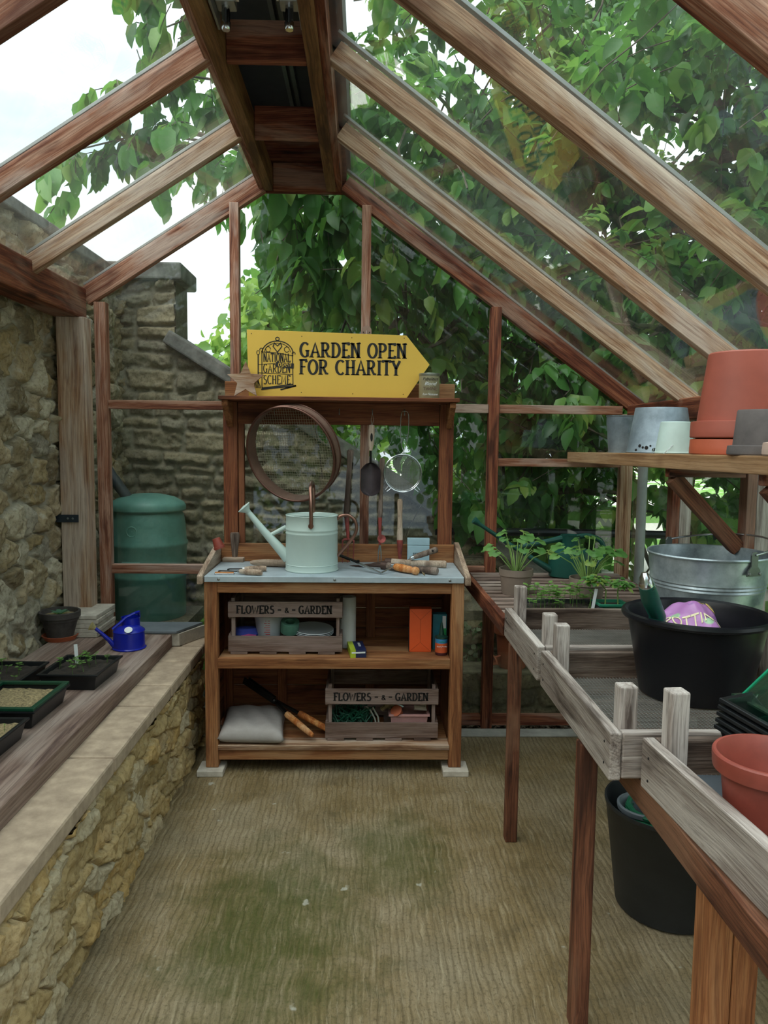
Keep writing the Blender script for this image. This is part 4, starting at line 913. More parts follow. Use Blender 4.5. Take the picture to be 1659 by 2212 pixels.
# bottom shelf: kneeler, garden shears
kn = MB(); N = 26; vs = []
for sgn in (1, -1):
    for i in range(N+1):
        for k in range(N+1):
            u = i/N*2-1; v = k/N*2-1; e = (1-abs(u)**5)*(1-abs(v)**5); pin = 1-.06*(1-v*v)*abs(u)**3
            vs.append((u*.148*pin-(v*.02), v*.18*(1-.05*(1-u*u)*abs(v)**3), (.030+.050*e**.45+.004*math.sin(u*9+v*5)*e) if sgn > 0 else .030-.029*e**.3))
fs = []
for q in (0, 1):
    o0 = q*(N+1)**2
    for i in range(N):
        for k in range(N):
            a = o0+i*(N+1)+k; f = (a, a+N+1, a+N+2, a+1); fs.append(f if q == 0 else f[::-1])
kn.add(vs, fs); o_ = kn.build('kneeling_cushion', plain('grey_canvas', 'a49d98', .9, var=.08, nscale=7, bumpk=.5, col2='8f8883'), None, True, crease=80, loc=W(-.378, .165, .131), rot=(0, 0, -.05))
tag(o_, 'plump pale grey kneeling cushion at the left of the bottom shelf', 'cushion')
o_.modifiers.new('weld', 'WELD').merge_threshold = .0005
OH = wood('orange_handle', 'z', .5); HD = wood('handle', 'z', .4); OLD = wood('old_handle', 'z', .5)
dst = plain('dark_blade', '25221f', .4, .7, var=.3, bumpk=.2); stl = plain('bright_steel', 'b4b8ba', .25, .9, var=.1, bumpk=.05); rst = plain('rusty_steel', '4c3a33', .6, .6, var=.3, bumpk=.3)
sh = thing('garden_shears', 'old garden shears with worn orange wooden handles resting on the cushion', 'shears', (0, 0, 0))
def hprof(L, r0, r1, rb=None): return [(0, 0), (r0*.8, .001), (r0, L*.06), (r0*.95, L*.2), ((r0+r1)*.52, L*.6), (r1, L*.9), (r1*.75, L*.985), (0, L)]
hA0, hA1 = W(-.20, .16, .225), W(-.14+.0, .02, .165); piv = W(-.285, .20, .262)
def turned(name, prof, p0, d, m, par, seg=20): return MB().lathe(prof, seg, frame(p0, d)).build(name, m, par, True)
hL = .16
a0 = W(-.225, .135, .225); a1 = W(-.095, .03, .162); b0 = W(-.17, .17, .215); b1 = W(-.0, .09, .150)
turned('handle', hprof((a1-a0).length, .0155, .012), a0, a1-a0, OH, sh); turned('handle', hprof((b1-b0).length, .0155, .012), b0, b1-b0, OH, sh)
MB().bar(piv, a0+(a1-a0)*.1, .016, .010).build('tang', dst, sh); MB().bar(piv+Vector((0, .01, 0)), b0+(b1-b0)*.1, .016, .010).build('tang', dst, sh)
bd = (W(-.46, .30, .34)-piv); MB().bar(piv+Vector((.0, .012, .004)), piv+bd*.85+Vector((.012, .012, .004)), .005, .028).build('blade', dst, sh); MB().bar(piv, piv+bd*.9, .006, .032).build('blade', dst, sh); MB().lathe([(.011, 0), (.011, .010), (.005, .016), (0, .016)], 16, frame(piv+Vector((0, -.006, .004)), (0, -1, .4))).build('pivot_bolt', dst, sh)
# inside the lower crate
rg = np.random.RandomState(8); nm = MB()
for k in range(34):
    a = rg.rand()*6.3; p = [(-.19+.11*k/34+.05*math.cos(a+q*.9)*rg.uniform(.7, 1.2), .10+.06*math.sin(a+q*.9)*rg.uniform(.7, 1.2), .02+.10*rg.rand()) for q in range(8)]; nm.tube(p, .0035, 4)
o_ = nm.build('netting', plain('green_net', '0d4a35', .6, bumpk=0), None, True, loc=at2(0, 0, .012)); tag(o_, 'tangled dark green netting in the left of the lower crate', 'netting')
pk = plain('pink_tub', 'b98a86', .5); o_ = traybody(MB(), .17, .12, .10).build('plastic_tub', pk, None, loc=at2(.125, .09, .012)); tag(o_, 'pale pink plastic tub in the right of the lower crate', 'tub')
o_ = MB().tube([(-.07, 0, 0), (-.03, .01, .03), (.03, 0, .035), (.07, -.005, .02), (.075, -.01, 0), (.02, -.01, .005)], .012, 8).tube([(-.06, .03, .005), (-.02, .03, .045), (.05, .03, .04), (.08, .02, .01)], .011, 8).build('gardening_gloves', plain('cream_cotton', 'b3ab9a', .9, var=.12, bumpk=.4), None, True, loc=at2(.13, .08, .125)); tag(o_, 'cream cotton gloves with looped fingers on the pink tub', 'gloves')
o_ = MB().tube([(-.03, 0, .0), (.0, 0, .03), (.03, .01, .02), (.02, .03, .0), (-.02, .03, .01)], .012, 7).build('twine_hank', plain('jute', '7c6b4c', .95, var=.3, nscale=60, bumpk=.8), None, True, loc=at2(.03, .07, .118)); tag(o_, 'hank of brown jute twine beside the cream gloves', 'twine')
o_ = MB().tube([(0, 0, 0), (-.01, 0, .05), (-.03, .01, .085), (-.05, .02, .10)], .004, 6).tube([(.012, 0, 0), (.004, 0, .06), (-.02, .01, .10)], .004, 6).build('white_cord', plain('cord', 'a8a89a', .8), None, True, loc=at2(-.02, .06, .03)); tag(o_, 'looped pale cord between the netting and the twine hank', 'cord')
o_ = MB().tube([(0, 0, 0), (-.10, .03, .035)], .007, 8).build('metal_rod', stl, None, True, loc=at2(.10, .05, .140)); tag(o_, 'short bright metal rod lying across the lower crate', 'rod')
o_ = MB().lathe([(0, 0), (.02, 0), (.026, .03), (.028, .032), (.022, .034), (0, .034)], 20, frame((0, 0, 0), (-.4, -.5, .6))).build('clay_thumb_pot', tcr, None, True, loc=at2(.08, .055, .105)); tag(o_, 'tiny terracotta pot lying in the pink tub', 'plant pot')

# ---------------------------------------------------------------- on the worktop (zinc top at z .888)
ZT = .8885
mint = plain('mint_enamel', 'b6c8c1', .42, var=.035, nscale=4, bumpk=.03); cop_m = plain('aged_copper', '8f6a5c', .28, .9, var=.12, bumpk=.05)
wc = thing('watering_can', 'large mint green metal watering can with copper handles on the potting bench', 'watering can', (-.237, 3.475, ZT))
MB().lathe([(0, 0), (.120, 0), (.1215, .004), (.1185, .010), (.1185, .028), (.120, .030), (.1185, .032), (.117, .165), (.1185, .168), (.1185, .172), (.117, .175), (.117, .182), (.1185, .185), (.1185, .189), (.117, .192), (.1165, .246), (.119, .250), (.1165, .252), (.114, .248), (.114, .10), (0, .10)], 56).build('body', mint, wc, True)
MB().prism([(-.112, 0), (.112, 0)] + [(.112*math.cos(a), .112*math.sin(a)) for a in [PI*i/16 for i in range(1, 16)]], .244, .2455, 'xy').build('half_lid', mint, wc)
MB().tube([(-.105, -.005, .055), (-.135, -.008, .085), (-.215, -.012, .175), (-.285, -.015, .262)], [.030, .0235, .0165, .012], 18).build('spout', mint, wc, True)
MB().lathe([(.011, -.012), (.014, .002), (.031, .022), (.033, .024), (.031, .026), (0, .030)], 28, frame((-.288, -.016, .266), (-.62, -.10, .70))).build('rose', mint, wc, True)
MB().tube([(-.195, -.011, .153), (-.116, -.006, .195)], [.0085, .010], 10).build('brace', mint, wc, True)
th = MB(); th.tube(spl([(.005, -.121, .205), (.005, -.124, .26), (.003, -.115, .325), (.0, -.085, .375), (.0, -.03, .395), (0, .03, .395), (0, .085, .375), (0, .115, .325), (0, .122, .26), (0, .121, .205)]), .0085, 12)
tho = th.build('top_handle', cop_m, wc, True)
for y, dd in ((-.120, -1), (.120, 1)): MB().lathe([(.012, 0), (.012, .003), (.005, .006), (0, .006)], 16, frame((.004, y, .212), (0, dd, 0))).build('rivet', cop_m, tho, True)
MB().tube(spl([(.112, -.01, .232), (.135, -.012, .248), (.165, -.014, .250), (.192, -.016, .232), (.203, -.016, .200), (.196, -.016, .165), (.165, -.014, .120), (.116, -.012, .065)]), .0075, 12).build('side_handle', cop_m, wc, True)
# seed box
sb_ = thing('seed_box', 'pale blue hinged seed tin standing at the right rear of the worktop', 'tin', (.262, 3.655, ZT), -.04)
blu = plain('pale_blue_tin', '9db9c4', .4, var=.04, bumpk=0)
MB().box(-.053, .053, 0, .04, 0, .088).build('body', blu, sb_, bev=.002); MB().box(-.0535, .0535, -.0005, .0405, .0895, .122).build('lid', blu, sb_, bev=.002)
text('SEEDS', .020, T(0, -.0015, .045) @ FR, inkm, sb_, .0003, sx=1.0)
# upright tools leaning behind
def handled(name, label, cat, *parts): pass
red = plain('worn_red_paint', '8e3b36', .5, .2, var=.25, nscale=18, bumpk=.3, col2='5a3430')
# hand fork, long handle
p0 = P(749, 1238, Y=3.66); 
fk = thing('hand_fork', 'long wooden handled fork with worn red tines leaning left of the centre post', 'fork', (0, 0, 0))
t0 = P(752, 1165, Y=3.675); tp = P(757, 972, Y=3.695); bt0 = P(748, 1118, Y=3.68)
turned('handle', [(.0, 0), (.012, .0), (.0155, .03), (.0125, .14), (.0125, .26), (.0155, .30), (.017, .315), (.012, .325), (0, .327)], bt0, tp-bt0, OLD, fk)
MB().tube([t0, bt0+(tp-bt0)*.05], [.007, .0125], 12).build('socket', red, fk, True)
tn = MB(); tn.tube([t0+Vector((-.028, 0, -.01)), t0+Vector((-.02, 0, 0)), t0, t0+Vector((.02, 0, 0)), t0+Vector((.028, 0, -.01))], .0055, 8)
for q in (-1, 0, 1): tn.tube([t0+Vector((q*.027, 0, -.008)), t0+Vector((q*.027, -.006, -.06)), Vector((t0.x+q*.026, 3.655, ZT+.003))], [.004, .003, .002], 6)
tn.build('tines', red, fk, True)
# daisy grubber, dibber
gb = thing('daisy_grubber', 'long handled weeding fork with a red neck leaning right of the centre post', 'weeder', (0, 0, 0))
tp = P(826, 988, Y=3.69); bt0 = P(821, 1118, Y=3.675); ft = P(820, 1215, Y=3.655); ft.z = ZT+.002
turned('handle', [(0, 0), (.010, 0), (.012, .03), (.0095, .12), (.0115, .22), (.013, .275), (.009, .285), (0, .287)], bt0, tp-bt0, OLD, gb)
MB().tube([bt0, bt0.lerp(ft, .25), bt0.lerp(ft, .6)], [.0105, .008, .0065], 10).build('neck', red, gb, True)
MB().tube([bt0.lerp(ft, .58), bt0.lerp(ft, .75)+Vector((-.006, 0, 0)), ft+Vector((-.008, 0, 0))], [.004, .0035, .0015], 6).tube([bt0.lerp(ft, .58), bt0.lerp(ft, .75)+Vector((.006, 0, 0)), ft+Vector((.008, 0, 0))], [.004, .0035, .0015], 6).build('prongs', stl, gb, True)
o_ = MB().lathe([(.0, 0), (.016, .004), (.021, .012), (.019, .013), (0, .006)], 18, frame(bt0.lerp(ft, .48)+Vector((.006, .004, 0)), (.2, -.9, .3))).build('heel_plate', red, gb, True)
db = thing('dibber', 'wooden dibber with a red metal point standing at the rear of the worktop', 'dibber', (0, 0, 0))
ft = P(864, 1207, Y=3.66); ft.z = ZT+.001; tp = P(864, 1078, Y=3.69); dv_ = tp-ft
turned('handle', [(0, .10), (.0145, .10), (.0145, .14), (.0125, .17), (.0115, .235), (.0135, dv_.length*.96), (.010, dv_.length), (0, dv_.length)], ft, dv_, HD, db)
turned('point', [(.0, 0), (.005, .004), (.0105, .05), (.0148, .102), (.0148, .112)], ft, dv_, red, db)
# things hanging from the hooks
scp = thing('hanging_scoop', 'dark metal compost scoop with a wooden handle hanging from the fourth hook', 'scoop', (0, 0, 0))
c0 = W(.154, .375, 1.292); hk = W(.160, .372, 1.604)
MB().tube([c0+Vector((0, 0, .075)), c0+Vector((0, 0, .145))], .005, 8).build('neck', dst, scp, True)
turned('handle', [(.009, 0), (.0095, .01), (.0135, .025), (.0155, .09), (.0135, .120), (0, .124)], c0+Vector((0, 0, .137)), (.03, 0, 1), wood('handle', 'z'), scp)
MB().lathe([(0, 0), (1, 0), (1, .001)], 24, frame(c0+Vector((.003, -.0155, .20)), (0, -1, 0)) @ Matrix.Diagonal((.006, .020, 1, 1))).build('oval_badge', inkm, scp)
MB().tube([c0+Vector((.003, 0, .255)), hk+Vector((-.006, 0, -.03)), hk+Vector((0, 0, .004)), hk+Vector((.006, 0, -.03)), c0+Vector((.005, 0, .255))], .001, 5).build('cord', plain('cord', 'a8a89a', .8), scp, True)
sv = []; fs = []; NU, NV = 22, 26
for side in (0, 1):
    for i in range(NU+1):
        for k in range(NV+1):
            v = k/NV; zz = .082-.162*v; w_ = .0475*(min(1, (v/.22))**.5 if v < .22 else 1)*(1 if v < .75 else max(0.02, (1-((v-.75)/.25)**2.0))**.5)
            u = i/NU*2-1; y = .028*(abs(u)**2.2)*-1*(1-.3*v)-.0+(.0015 if side else 0)+.004
            sv.append((c0.x+u*w_, c0.y+y, c0.z+zz))
for side in (0, 1):
    o0 = side*(NU+1)*(NV+1)
    for i in range(NU):
        for k in range(NV): a = o0+i*(NV+1)+k; f = (a, a+NV+1, a+NV+2, a+1); fs.append(f[::-1] if side else f)
MB().add(sv, fs).build('bowl', plain('tarnished_scoop', '4b4246', .4, .6, var=.2, nscale=8), scp, True, crease=80)
ss = thing('hanging_strainer', 'round fine mesh strainer with wire loops hanging from the right hook', 'strainer', (0, 0, 0))
c0 = W(.308, .372, 1.323); rr_ = .090
MB().tube([(c0.x+rr_*math.cos(a), c0.y, c0.z+rr_*math.sin(a)) for a in [2*PI*i/48 for i in range(48)]], .003, 6, closed=True).tube([(c0.x+rr_*.93*math.cos(a), c0.y+.005, c0.z+rr_*.93*math.sin(a)) for a in [2*PI*i/48 for i in range(48)]], .0018, 5, closed=True).build('rim', stl, ss, True)
mm_ = MB(); stp = .0052; k = int(rr_/stp)
for i in range(-k, k+1):
    q = i*stp; L = math.sqrt(max(0, (rr_*.98)**2-q*q))
    def bz(x, z): return c0.y+.032*(1-(x*x+z*z)/rr_**2)
    nn = 10
    for pa in range(nn):
        ta, tb_ = -L+2*L*pa/nn, -L+2*L*(pa+1)/nn
        mm_.add([(c0.x+q-.0005, bz(q, ta), c0.z+ta), (c0.x+q+.0005, bz(q, ta), c0.z+ta), (c0.x+q+.0005, bz(q, tb_), c0.z+tb_), (c0.x+q-.0005, bz(q, tb_), c0.z+tb_)], [(0, 1, 2, 3)])
        mm_.add([(c0.x+ta, bz(q, ta)-.0004, c0.z+q-.0005), (c0.x+ta, bz(q, ta)-.0004, c0.z+q+.0005), (c0.x+tb_, bz(q, tb_)-.0004, c0.z+q+.0005), (c0.x+tb_, bz(q, tb_)-.0004, c0.z+q-.0005)], [(0, 1, 2, 3)])
mm_.build('mesh', plain('grey_wire', '8a8a80', .5, .6, bumpk=0), ss)
hk = W(.313, .372, 1.604)
MB().tube(spl([c0+Vector((.012, 0, rr_)), c0+Vector((-.004, 0, rr_+.03)), hk+Vector((-.018, 0, -.10)), hk+Vector((-.016, 0, .0)), hk+Vector((0, 0, .012)), hk+Vector((.018, 0, -.002)), hk+Vector((.018, 0, -.10)), c0+Vector((.010, 0, rr_+.03)), c0+Vector((-.008, 0, rr_))]), .0018, 6).build('loop_handle', stl, ss, True)
for s_ in (-1, 1): MB().tube([c0+Vector((s_*.052, 0, -.070)), c0+Vector((s_*.075, 0, -.088)), c0+Vector((s_*.082, 0, -.080)), c0+Vector((s_*.064, 0, -.058))], .0018, 6).build('resting_ear', stl, ss, True)
# garden riddle
rd = thing('garden_riddle', 'large round copper-brown garden riddle with a wire mesh leaning on the hook rail', 'sieve', (0, 0, 0))
cF = P(626, 983, Y=3.59); cB = P(641, 974, Y=3.65); ax = (cB-cF); Rr = .226
def ring(mb, c_, r, tr_, n_): 
    fr_ = frame(c_, n_); mb.tube([fr_ @ Vector((r*math.cos(2*PI*i/64), r*math.sin(2*PI*i/64), 0)) for i in range(64)], tr_, 8, closed=True)
cpr = plain('brown_hoop', '5f3f33', .4, .5, var=.15, bumpk=.1); nrm = ax.normalized()
mb = MB(); mb.lathe([(Rr, 0), (Rr, ax.length), (Rr-.004, ax.length), (Rr-.004, 0), (Rr, 0)], 64, frame(cF, nrm)); 
mb.build('hoop', plain('hoop_wood', '6d5346', .6, var=.15), rd, True)
mb = MB(); ring(mb, cF, Rr+.002, .0055, nrm); ring(mb, cF+nrm*.014, Rr+.004, .004, nrm); ring(mb, cB, Rr+.001, .004, nrm); mb.build('rolled_rim', cpr, rd, True)
mm_ = MB(); fr_ = frame(cB-nrm*.004, nrm); stp = .0127; k = int(Rr/stp)
for i in range(-k, k+1):
    q = i*stp; L = math.sqrt(max(0, (Rr-.003)**2-q*q))
    mm_.box(q-.0006, q+.0006, -L, L, -.0006, .0006, fr_); mm_.box(-L, L, q-.0006, q+.0006, -.0018, -.0006, fr_)
mm_.build('wire_mesh', plain('riddle_wire', 'a59c86', .5, .5, bumpk=0), rd)
# loose things on the zinc
o_ = MB().lathe([(0, 0), (.018, 0), (.024, .040), (.0265, .041), (.027, .052), (.024, .052), (.021, .04), (.016, .004), (0, .004)], 24, Matrix.Rotation(math.radians(118), 4, 'Y') @ T(0, 0, -.026) if False else Matrix.Rotation(math.radians(160), 4, 'Y')).build('thumb_pot', plain('plastic_terracotta', '8f4134', .5, bumpk=0), None, True, loc=(BX-.582+.012, 3.60, 1.012)); tag(o_, 'tiny terracotta pot tipped upside down on the left cheek of the bench', 'plant pot')
tm = thing('tamper', 'wooden soil tamper with a square foot and upright grip at the left of the worktop', 'tamper', P(507, 1213, Z=ZT)); tm.location.z = ZT
MB().box(-.055, .045, -.025, .055, 0, .02).build('foot', wood('handle', 'x', .4), tm, bev=.002)
MB().lathe([(0, .02), (.013, .02), (.015, .04), (.021, .10), (.023, .125), (.020, .137), (0, .139)], 24, T(-.002, .02, 0)).build('grip', wood('old_handle', 'z', .4), tm, True)
for lab, a, b_, r in (('plain turned wooden dibber lying behind the ringed one', (535, 1198), (612, 1200), .0185), ('ringed wooden dibber lying against the watering can', (540, 1215), (616, 1217), .017)):
    pa = P(*a, Z=ZT+r); pb_ = P(*b_, Z=ZT+r); pa.z = pb_.z = ZT+r; d = pb_-pa; L = d.length+.02
    mb = MB(); mb.lathe([(0, 0), (r*.4, .002), (r*.72, .02), (r*.98, .06)] + sum([[(r, L*.42+i*.018), (r*.93, L*.42+i*.018+.001), (r, L*.42+i*.018+.003)] for i in range(4)], []) + [(r*1.02, L*.9), (r*.8, L), (0, L)], 24, frame(pa, d))
    tag(mb.build('dibber', wood('handle', 'x', .3, .6), None, True), lab, 'dibber')
for lab, hp, hq, tq in (('short hand weeder with a pale handle and bent blade, behind its pair', (528, 1229), (576, 1228), (494, 1229)), ('front short hand weeder with a pale handle near the pocket knife', (518, 1234), (566, 1237), (474, 1233))):
    o_ = thing('hand_weeder', lab, 'weeder', (0, 0, 0)); r = .0135; A_ = P(*hp, Z=ZT+r); B_ = P(*hq, Z=ZT+r); T_ = P(*tq, Z=ZT+.006)
    turned('handle', [(0, 0), (r*.7, 0), (r*.8, .012), (r*1.02, .04), (r, .07), (r*.85, (B_-A_).length-.002), (0, (B_-A_).length)], A_, B_-A_, HD, o_)
    MB().tube([A_, A_.lerp(T_, .3), T_], .0028, 6).bar(T_, T_+Vector((.0, -.012, -.002)), .010, .003).build('blade', dst, o_)
    turned('ferrule', [(.008, 0), (.009, .012), (.0, .012)], A_-(B_-A_).normalized()*.009, B_-A_, stl, o_)
kf = thing('pocket_knife', 'closed pocket knife with a honey coloured scale near the front left edge', 'knife', P(485, 1241, Z=ZT)); kf.location.z = ZT
MB().box(-.043, .043, -.008, .008, 0, .006).build('liner', stl, kf, bev=.002); MB().box(-.042, .040, -.0075, .0075, .006, .011).build('scale', wood('orange_handle', 'x', .2), kf, bev=.003)
# narrow shears / long dark weeding tool and trowels at right
tw = thing('narrow_trowel', 'narrow dark trowel with a cranked steel neck and varnished orange handle', 'trowel', (0, 0, 0))
A_ = P(853, 1224, Z=ZT+.022); B_ = P(912, 1236, Z=ZT+.017); Kn = P(823, 1238, Z=ZT+.006); Tip = P(735, 1200, Z=ZT+.055)
turned('handle', [(0, 0), (.013, 0), (.0165, .01), (.0175, .05), (.015, .095), (.012, .105), (.018, .118), (.017, .132), (.008, .14), (0, .14)], A_, B_-A_, wood('orange_handle', 'z', .2), tw)
turned('ferrule', [(.011, 0), (.0125, .02), (0, .02)], A_-(B_-A_).normalized()*.017, B_-A_, stl, tw)
MB().tube([A_, A_.lerp(Kn, .5)+Vector((0, 0, .003)), Kn], .0042, 8).tube([Kn, Kn.lerp(Tip, .35)], .005, 8).build('neck', stl, tw, True)
MB().bar(Kn.lerp(Tip, .2), Kn.lerp(Tip, .72), .017, .004, (0, -.4, 1)).build('blade', stl, tw, bev=.001); MB().bar(Kn.lerp(Tip, .55)+Vector((0, 0, .003)), Tip, .013, .008, (0, -.4, 1)).build('black_sleeve', dst, tw, bev=.001)
MB().lathe([(.007, 0), (.007, .008), (0, .009)], 12, frame(Kn.lerp(Tip, .55)+Vector((0, 0, .006)), (0, -.2, 1))).build('clamp_screw', dst, tw)
MB().tube([B_+Vector((.0, -.016, .004)), B_+Vector((.004, -.021, -.006)), B_+Vector((.010, -.018, -.012)), B_+Vector((.006, -.016, .0))], .0022, 6).build('string_loop', plain('jute', '7c6b4c', .95), tw, True)
for lab, a, b_, r, s_ in (('long pale wooden tool handle lying at the right rear of the worktop, over its pair', (838, 1214), (964, 1219), .0175, (800, 1219)), ('long dark wooden tool handle lying behind the orange trowel', (830, 1222), (945, 1234), .0175, (792, 1222))):
    o_ = thing('hand_tool', lab, 'hand tool', (0, 0, 0)); A_ = P(*a, Z=ZT+r); B_ = P(*b_, Z=ZT+r); A_.z = B_.z = ZT+r; S_ = P(*s_, Z=ZT+.008); L = (B_-A_).length
    turned('handle', [(0, 0), (r*.8, 0), (r, .01), (r*.82, L*.4), (r*.85, L*.7), (r, L*.97), (r*.8, L), (0, L)], A_, B_-A_, wood('handle' if 'pale' in lab else 'old_handle', 'z', .4), o_)
    turned('collar', [(r*1.05, 0), (r*1.05, .03), (0, .03)], A_-(B_-A_).normalized()*.012, B_-A_, rst, o_); MB().tube([A_, A_.lerp(S_, .6), S_], [.010, .007, .004], 8).build('shank', rst, o_, True)
    MB().bar(S_, S_+(S_-A_)*.9, .03, .004).build('blade', rst, o_, bev=.001)
o_ = thing('small_trowel', 'old trowel with a dark handle holed at its end, propped against the seed tin', 'trowel', (0, 0, 0))
A_ = P(893, 1204, Y=3.56); B_ = P(944, 1187, Y=3.60); A_.z = max(A_.z, ZT+.02); r = .0135; L = (B_-A_).length
turned('handle', [(0, 0), (r*.75, 0), (r, L*.3), (r, L*.75), (r*1.1, L*.93), (r*.9, L), (0, L)], A_, B_-A_, OLD, o_)
turned('ferrule', [(.009, 0), (.010, .018), (0, .018)], A_-(B_-A_).normalized()*.015, B_-A_, stl, o_); MB().tube([A_, P(876, 1213, Z=ZT+.005)], .004, 8).build('shank', stl, o_, True)
MB().bar(P(878, 1212, Z=ZT+.005), P(850, 1214, Z=ZT+.004), .03, .002).build('blade', stl, o_)
MB().lathe([(.0055, 0), (.0055, .0015), (0, .0015)], 14, frame(B_-(B_-A_)*.2+Vector((0, -r, .003)), (0, -1, .1))).build('hanging_hole', inkm, o_)

# ---------------------------------------------------------------- top shelf: sign, star, twine tin
yel = plain('sign_yellow', 'dbb34a', .45, var=.02, nscale=3, bumpk=0); blkp = plain('sign_black', '1b1a18', .5, bumpk=0)
sg = thing('garden_sign', 'yellow arrow sign reading GARDEN OPEN FOR CHARITY on the top shelf', 'sign', (0, 0, 0))
y_ = 3.66
BL_ = P(541, 858, Y=y_); BR_ = P(878, 863, Y=y_); TL_ = P(533, 714, Y=y_); TR_ = P(878, 727, Y=y_); TP_ = P(928, 790, Y=y_)
zb = 1.6765; sh_ = zb-BR_.z
z_shift = lambda p: Vector((p.x, p.y, p.z+sh_))
poly = [(BL_.x-.008, zb), (BR_.x, zb), (TP_.x, TP_.z+sh_), (TR_.x, TR_.z+sh_), (TL_.x, TL_.z+sh_)]
MB().prism(poly, y_, y_+.008).build('board', yel, sg, bev=.001)
def SP(px, py): p = P(px, py, Y=y_); return p.x, p.z+sh_
u = SP(649, 773); u2 = SP(877, 776); sl = (u2[1]-u[1])/(u2[0]-u[0]); hh = SP(649, 742)[1]-u[1]
lm = MB(); letters(lm, 'GARDEN OPEN', u[0], u[1], hh*.98, .0128, y_-.001, width=u2[0]-u[0])
u = SP(648, 810); u2 = SP(864, 813); letters(lm, 'FOR CHARITY', u[0], u[1], hh*.98, .0128, y_-.001, width=u2[0]-u[0])
lm.build('lettering', blkp, sg)
lg = MB(); X0, Z0 = SP(566, 839); X1, Z1 = SP(633, 765); lw = X1-X0; lh = Z1-Z0
def LP(u, v): return (X0+u*lw, Z0+v*lh)
def ln(pts, wd=.003): strokes(lg, [[LP(*q) for q in pts]], 0, 0, 1, 1, wd*1.35, y_-.001, y_, 0)
ln([(0, -.02), (0, 1.05)]); ln([(1, .08), (.98, .95)]); ln([(-.12, .1), (-.12, .95)], .004); ln([(-.12, .42), (1, .38)], .002); ln([(-.12, .66), (.5, .70), (1, .64)], .0018); ln([(0, 1.02), (.5, 1.0), (1., .92)], .0025)
ln([(0, -.02), (1, .10)], .004); ln([(-.02, -.06), (.5, 0), (1.1, .06), (.6, -.06)], .005)
ln(arc(.5, .98, .5, .36, 180, 0, 16), .0035); ln(arc(.5, 1.0, .42, .28, 175, 5, 14), .002)
ln([(.5, 1.02), (.36, 1.18), (.40, 1.28), (.5, 1.2), (.60, 1.28), (.64, 1.18), (.5, 1.02)], .0035)
for cx_ in (.2, .8): ln(arc(cx_, 1.1, .08, .08, 0, 330, 10), .0025)
ln(arc(-.02, 1.08, .05, .05, -90, 200, 8), .0025); ln(arc(1.02, .98, .05, .05, -20, 250, 8), .0025); ln(arc(.5, 1.40, .06, .05, 0, 360, 8), .003); ln(arc(-.12, 1.0, .05, .06, 0, 360, 8), .002)
for q in range(5): ln([(-.22+q*.045, -.02), (-.25+q*.03, .22)], .0025)
letters(lg, 'NATIONAL', LP(.05, 0)[0], LP(0, .74)[1], lh*.24, .0048, y_-.001, width=lw*.86, serif=False)
letters(lg, 'GARDEN', LP(.05, 0)[0], LP(0, .43)[1], lh*.24, .0048, y_-.001, width=lw*.86, serif=False)
letters(lg, 'SCHEME', LP(.05, 0)[0], LP(0, .10)[1], lh*.25, .0052, y_-.001, width=lw*.86, serif=False)
lg.prism([LP(.45, .60), LP(1.02, .55), LP(1.03, .70), (LP(.45, .74))], y_-.0018, y_-.001)
lgo = lg.build('gate_emblem', blkp, sg)
op = MB(); letters(op, 'open', LP(.52, 0)[0], LP(0, .61)[1], lh*.15, .0028, y_-.0026, width=lw*.42, serif=False, slant=.1, contrast=.3); op.build('lettering', yel, lgo)
for px, py in ((543, 723), (652, 729), (873, 733), (651, 850), (762, 853), (871, 854), (760, 732)):
    x, z = SP(px, py); MB().lathe([(.0022, 0), (.0022, .001), (0, .0012)], 10, frame((x, y_, z), (0, -1, 0))).build('screw', inkm, sg)
stx, stz = P(530, 828, Y=3.60).x, None
R1, R2 = .089, .040; ptsS = [((R1 if i % 2 == 0 else R2)*math.cos(PI/2+i*PI/5), (R1 if i % 2 == 0 else R2)*math.sin(PI/2+i*PI/5)) for i in range(10)]
o_ = MB().prism(ptsS, 0, .012).build('wooden_star', wood('post', 'x', .4, 1.4), None, bev=.001, loc=(stx, 3.605, 1.6745+R1*.809), rot=(-.06, 0, 0)); tag(o_, 'five pointed wooden star propped against the left of the yellow sign', 'star')
tt = thing('twine_tin', 'olive tin of blond twine at the right end of the top shelf', 'tin', (P(927, 860, Y=3.62).x, 3.625, 1.6745))
MB().lathe([(0, 0), (.047, 0), (.048, .002), (.048, .106)], 40).build('body', plain('olive_tin', '8c8568', .45, var=.05, bumpk=0), tt, True)
MB().lathe([(.049, .104), (.0495, .106), (.0495, .114), (.048, .116), (.04, .1165), (0, .1165)], 40).build('lid', plain('tin_lid', '8c8f83', .35, .7), tt, True)
for s_, z, sz, mm_, sx_, shr in (('Fabulous', .088, .021, inkm, .95, .35), ('Blond', .066, .023, whitep, 1., .35), ('TWINE', .043, .021, plain('brown_print', '5a3a2e', .6), 1.0, 0), ('from Nutscene', .018, .015, whitep, .75, .35)):
    text(s_, sz, T(0, -.0487, z) @ FR, mm_, tt, .0002, shear=shr, sx=sx_)
